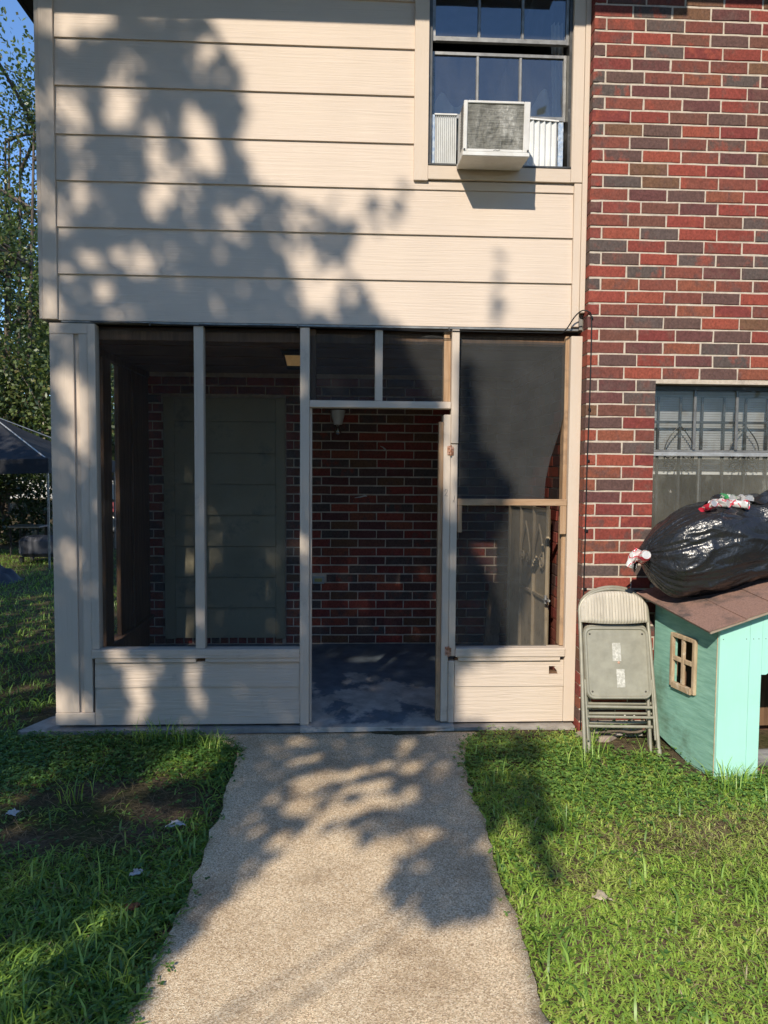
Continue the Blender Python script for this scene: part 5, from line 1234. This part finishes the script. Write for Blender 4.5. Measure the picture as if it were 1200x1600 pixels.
for a in ((-.25, -.22), (.85, -.22), (-.25, .22), (.85, .22)): MB().box(a[0] - .03, a[0] + .03, a[1] - .03, a[1] + .03, 0, .165).build('leg', 'roof_dark', bench)
gt = thing('garden_table', 'small dark garden table under the tent', 'table', (-6.25, 9.9, -.09))
MB().box(-.30, .30, -.25, .25, .60, .64, .01).build('top', 'alu_grey', gt)
for a in ((-.26, -.21), (.26, -.21), (-.26, .21), (.26, .21)): MB().tube([(a[0], a[1], 0), (a[0], a[1], .60)], .018, 8).build('leg', 'roof_dark', gt)
tp = thing('tarpaulin', 'crumpled grey tarpaulin heap on the side lawn', 'tarpaulin', (-5.45, 6.6, -.10))
MB().grid(lambda u, v: ((u - .5) * .95, (v - .5) * .7, .30 * (math.sin(math.pi * u) * math.sin(math.pi * v)) ** .7 * (1 + .45 * mnoise.noise(Vector((u * 6, v * 6, 1)))) + .01), 28, 22).build('sheet', M('grey_tarpaulin', (.055, .058, .07), .6), tp)
# --- a neighbour's house far behind the hedge
nb = thing('neighbour_house', 'pale neighbouring house far behind the hedge', 'house', (-17.0, 36.0, -.1))
pale = M('pale_house_paint', (.72, .70, .65), .8); MB().box(-7, 6, 0, 6, 0, 3.0).build('wall', pale, nb)
MB().prism([(-.6, 3.001), (6.6, 3.001), (3., 4.9)], -7.5, 6.5, 'x').build('roof', 'shingle', nb)
for x_ in (-5.2, -2.2, .8, 3.8):
    wn_ = MB().box(x_ - .6, x_ + .6, -.05, -.001, 1., 2.3).build('window', 'white_plastic', nb); MB().box(x_ - .52, x_ + .52, -.056, -.051, 1.08, 2.22).build('pane', M('far_window_pane', (.05, .06, .07), .15, .5), wn_)
# --- red car seen through the porch side opening
car = thing('parked_car', 'faded red car parked far behind the porch side opening', 'car', (-4.75, 15.4, -.10))
redp = M('faded_red_paint', (.42, .10, .11), .35, .5, col2=(.36, .08, .09), scale=2)
prof = [(-2.1, .30), (-2.15, .62), (-1.95, .80), (-1.2, .92), (-.65, 1.38), (.75, 1.42), (1.45, .98), (2.05, .90), (2.12, .55), (2.05, .30)]
MB().prism(prof[::-1], -.80, .80, 'y').build('body', redp, car)
gls = M('dark_car_glass', (.03, .035, .04), .1, .6)
MB().prism([(-1.0, .95), (-.58, 1.32), (.02, 1.34), (.02, .95)], -.806, -.801, 'y').build('window', gls, car); MB().prism([(.10, .95), (.10, 1.34), (.70, 1.34), (1.25, .98)], -.806, -.801, 'y').build('window', gls, car)
for x_ in (-1.38, 1.38):
    for y_ in (-.74, .74):
        R_ = Matrix.Translation((x_, y_, .32)) @ Matrix.Rotation(rad(90), 4, 'X'); wh = MB().lathe([(.20, -.1), (.31, -.1), (.32, -.06), (.32, .06), (.31, .1), (.20, .1)], n=24, mat=R_).build('tyre', 'black_rubber', car); MB().lathe([(.0, .085), (.12, .08), (.19, .1), (.20, .09)], n=20, mat=R_).lathe([(.0, -.085), (.12, -.08), (.19, -.1), (.20, -.09)], n=20, mat=R_).build('rim', 'alu_light', wh)
for y_ in (-.55, .55): MB().box(-2.17, -2.06, y_ - .15, y_ + .15, .62, .74, .01).build('headlight', 'alu_light', car)

# ================================================================== small things on the ground
def scrap(name, label, cat, x, y, sx, sy, col, seed, lift=.03, rot=0.):
    m_ = M(name + '_surface_%d' % seed, col, .8)
    mb = MB(); mb.grid(lambda u, v: ((u - .5) * sx * (1 + .3 * math.sin(v * 5 + seed)), (v - .5) * sy * (1 + .3 * math.sin(u * 4 + seed)), lift * .6 * abs(mnoise.noise(Vector((u * 3, v * 3, seed)))) + lift * .5), 8, 8)
    o = mb.build(name, m_); o.location = (x, y, gz(x, y) + .006); o.rotation_euler = (0, 0, rot); return tag(o, label, cat)
scrap('paper_scrap', 'pale blue-white scrap on the left lawn near the path', 'scrap', -.835, -1.21, .075, .05, (.55, .57, .56), 1, .03)
scrap('paper_scrap', 'crumpled pinkish-white scrap nearest the camera on the left lawn', 'scrap', -.890, -1.665, .05, .045, (.62, .56, .52), 2, .05)
scrap('paper_scrap', 'crumpled white paper at the left edge of the lawn', 'scrap', -1.655, -1.12, .055, .05, (.66, .64, .60), 3, .05)
scrap('dry_leaf', 'pale tan dry leaf on the sunny right lawn', 'leaf', 1.025, -1.925, .05, .065, (.52, .44, .31), 4, .05, .5)
scrap('dry_leaf', 'brown dead leaf in the sunlit patch of the left lawn', 'leaf', -.84, -1.93, .05, .03, (.20, .09, .04), 5, .06, .4)
st_ = MB(); st_.prism([(-.10, -.05), (.06, -.07), (.13, -.01), (.09, .06), (-.07, .07), (-.13, .02)], -.02, .022, 'z'); o = st_.build('paving_stone', 'stone'); o.location = (1.585, -.20, gz(1.585, -.2) + .006); tag(o, 'pinkish flat stone on the soil under the folding chairs', 'stone')
st_ = MB(); st_.prism([(-.16, -.03), (.15, -.035), (.17, .03), (-.15, .035)], -.02, .05, 'z'); o = st_.build('paving_stone', 'concrete_edge'); o.location = (1.74, -.155, gz(1.74, -.155)); tag(o, 'long grey stone edging between the chairs and the brick wall', 'stone')
mb = MB(); mb.tube(smooth([(-.16, 0, .02), (-.05, .015, .035), (.06, -.01, .03), (.17, .01, .05)]), [.012] * 10 + [.009] * 10 + [.006] * 5, 7); o = mb.build('stick', BARK); o.location = (1.76, -.215, gz(1.76, -.215) + .01); tag(o, 'gnarled stick on the soil under the folding chairs', 'stick')
pl = thing('weed_plant', 'small leafy weed with white flowers behind the chair legs', 'plant', (1.73, -.19, gz(1.73, -.19)))
n = 60; L_ = np.stack([RNG.normal(0, .09, n), RNG.normal(0, .02, n), RNG.uniform(.02, .11, n)], 1); nn, tt = frame(n, 1.); quads('leaves', L_, nn, tt, RNG.uniform(.03, .06, n), RNG.uniform(.015, .025, n), RNG.random(n), WEED, pl)
mb = MB()
for k in range(7): mb.lathe([(0, .006), (.007, .002), (.004, -.004), (0, -.005)], (random.gauss(0, .08), random.gauss(-.01, .015), random.uniform(.09, .15)), 8)
mb.build('flowers', M('white_petal', (.75, .74, .68), .8), pl)
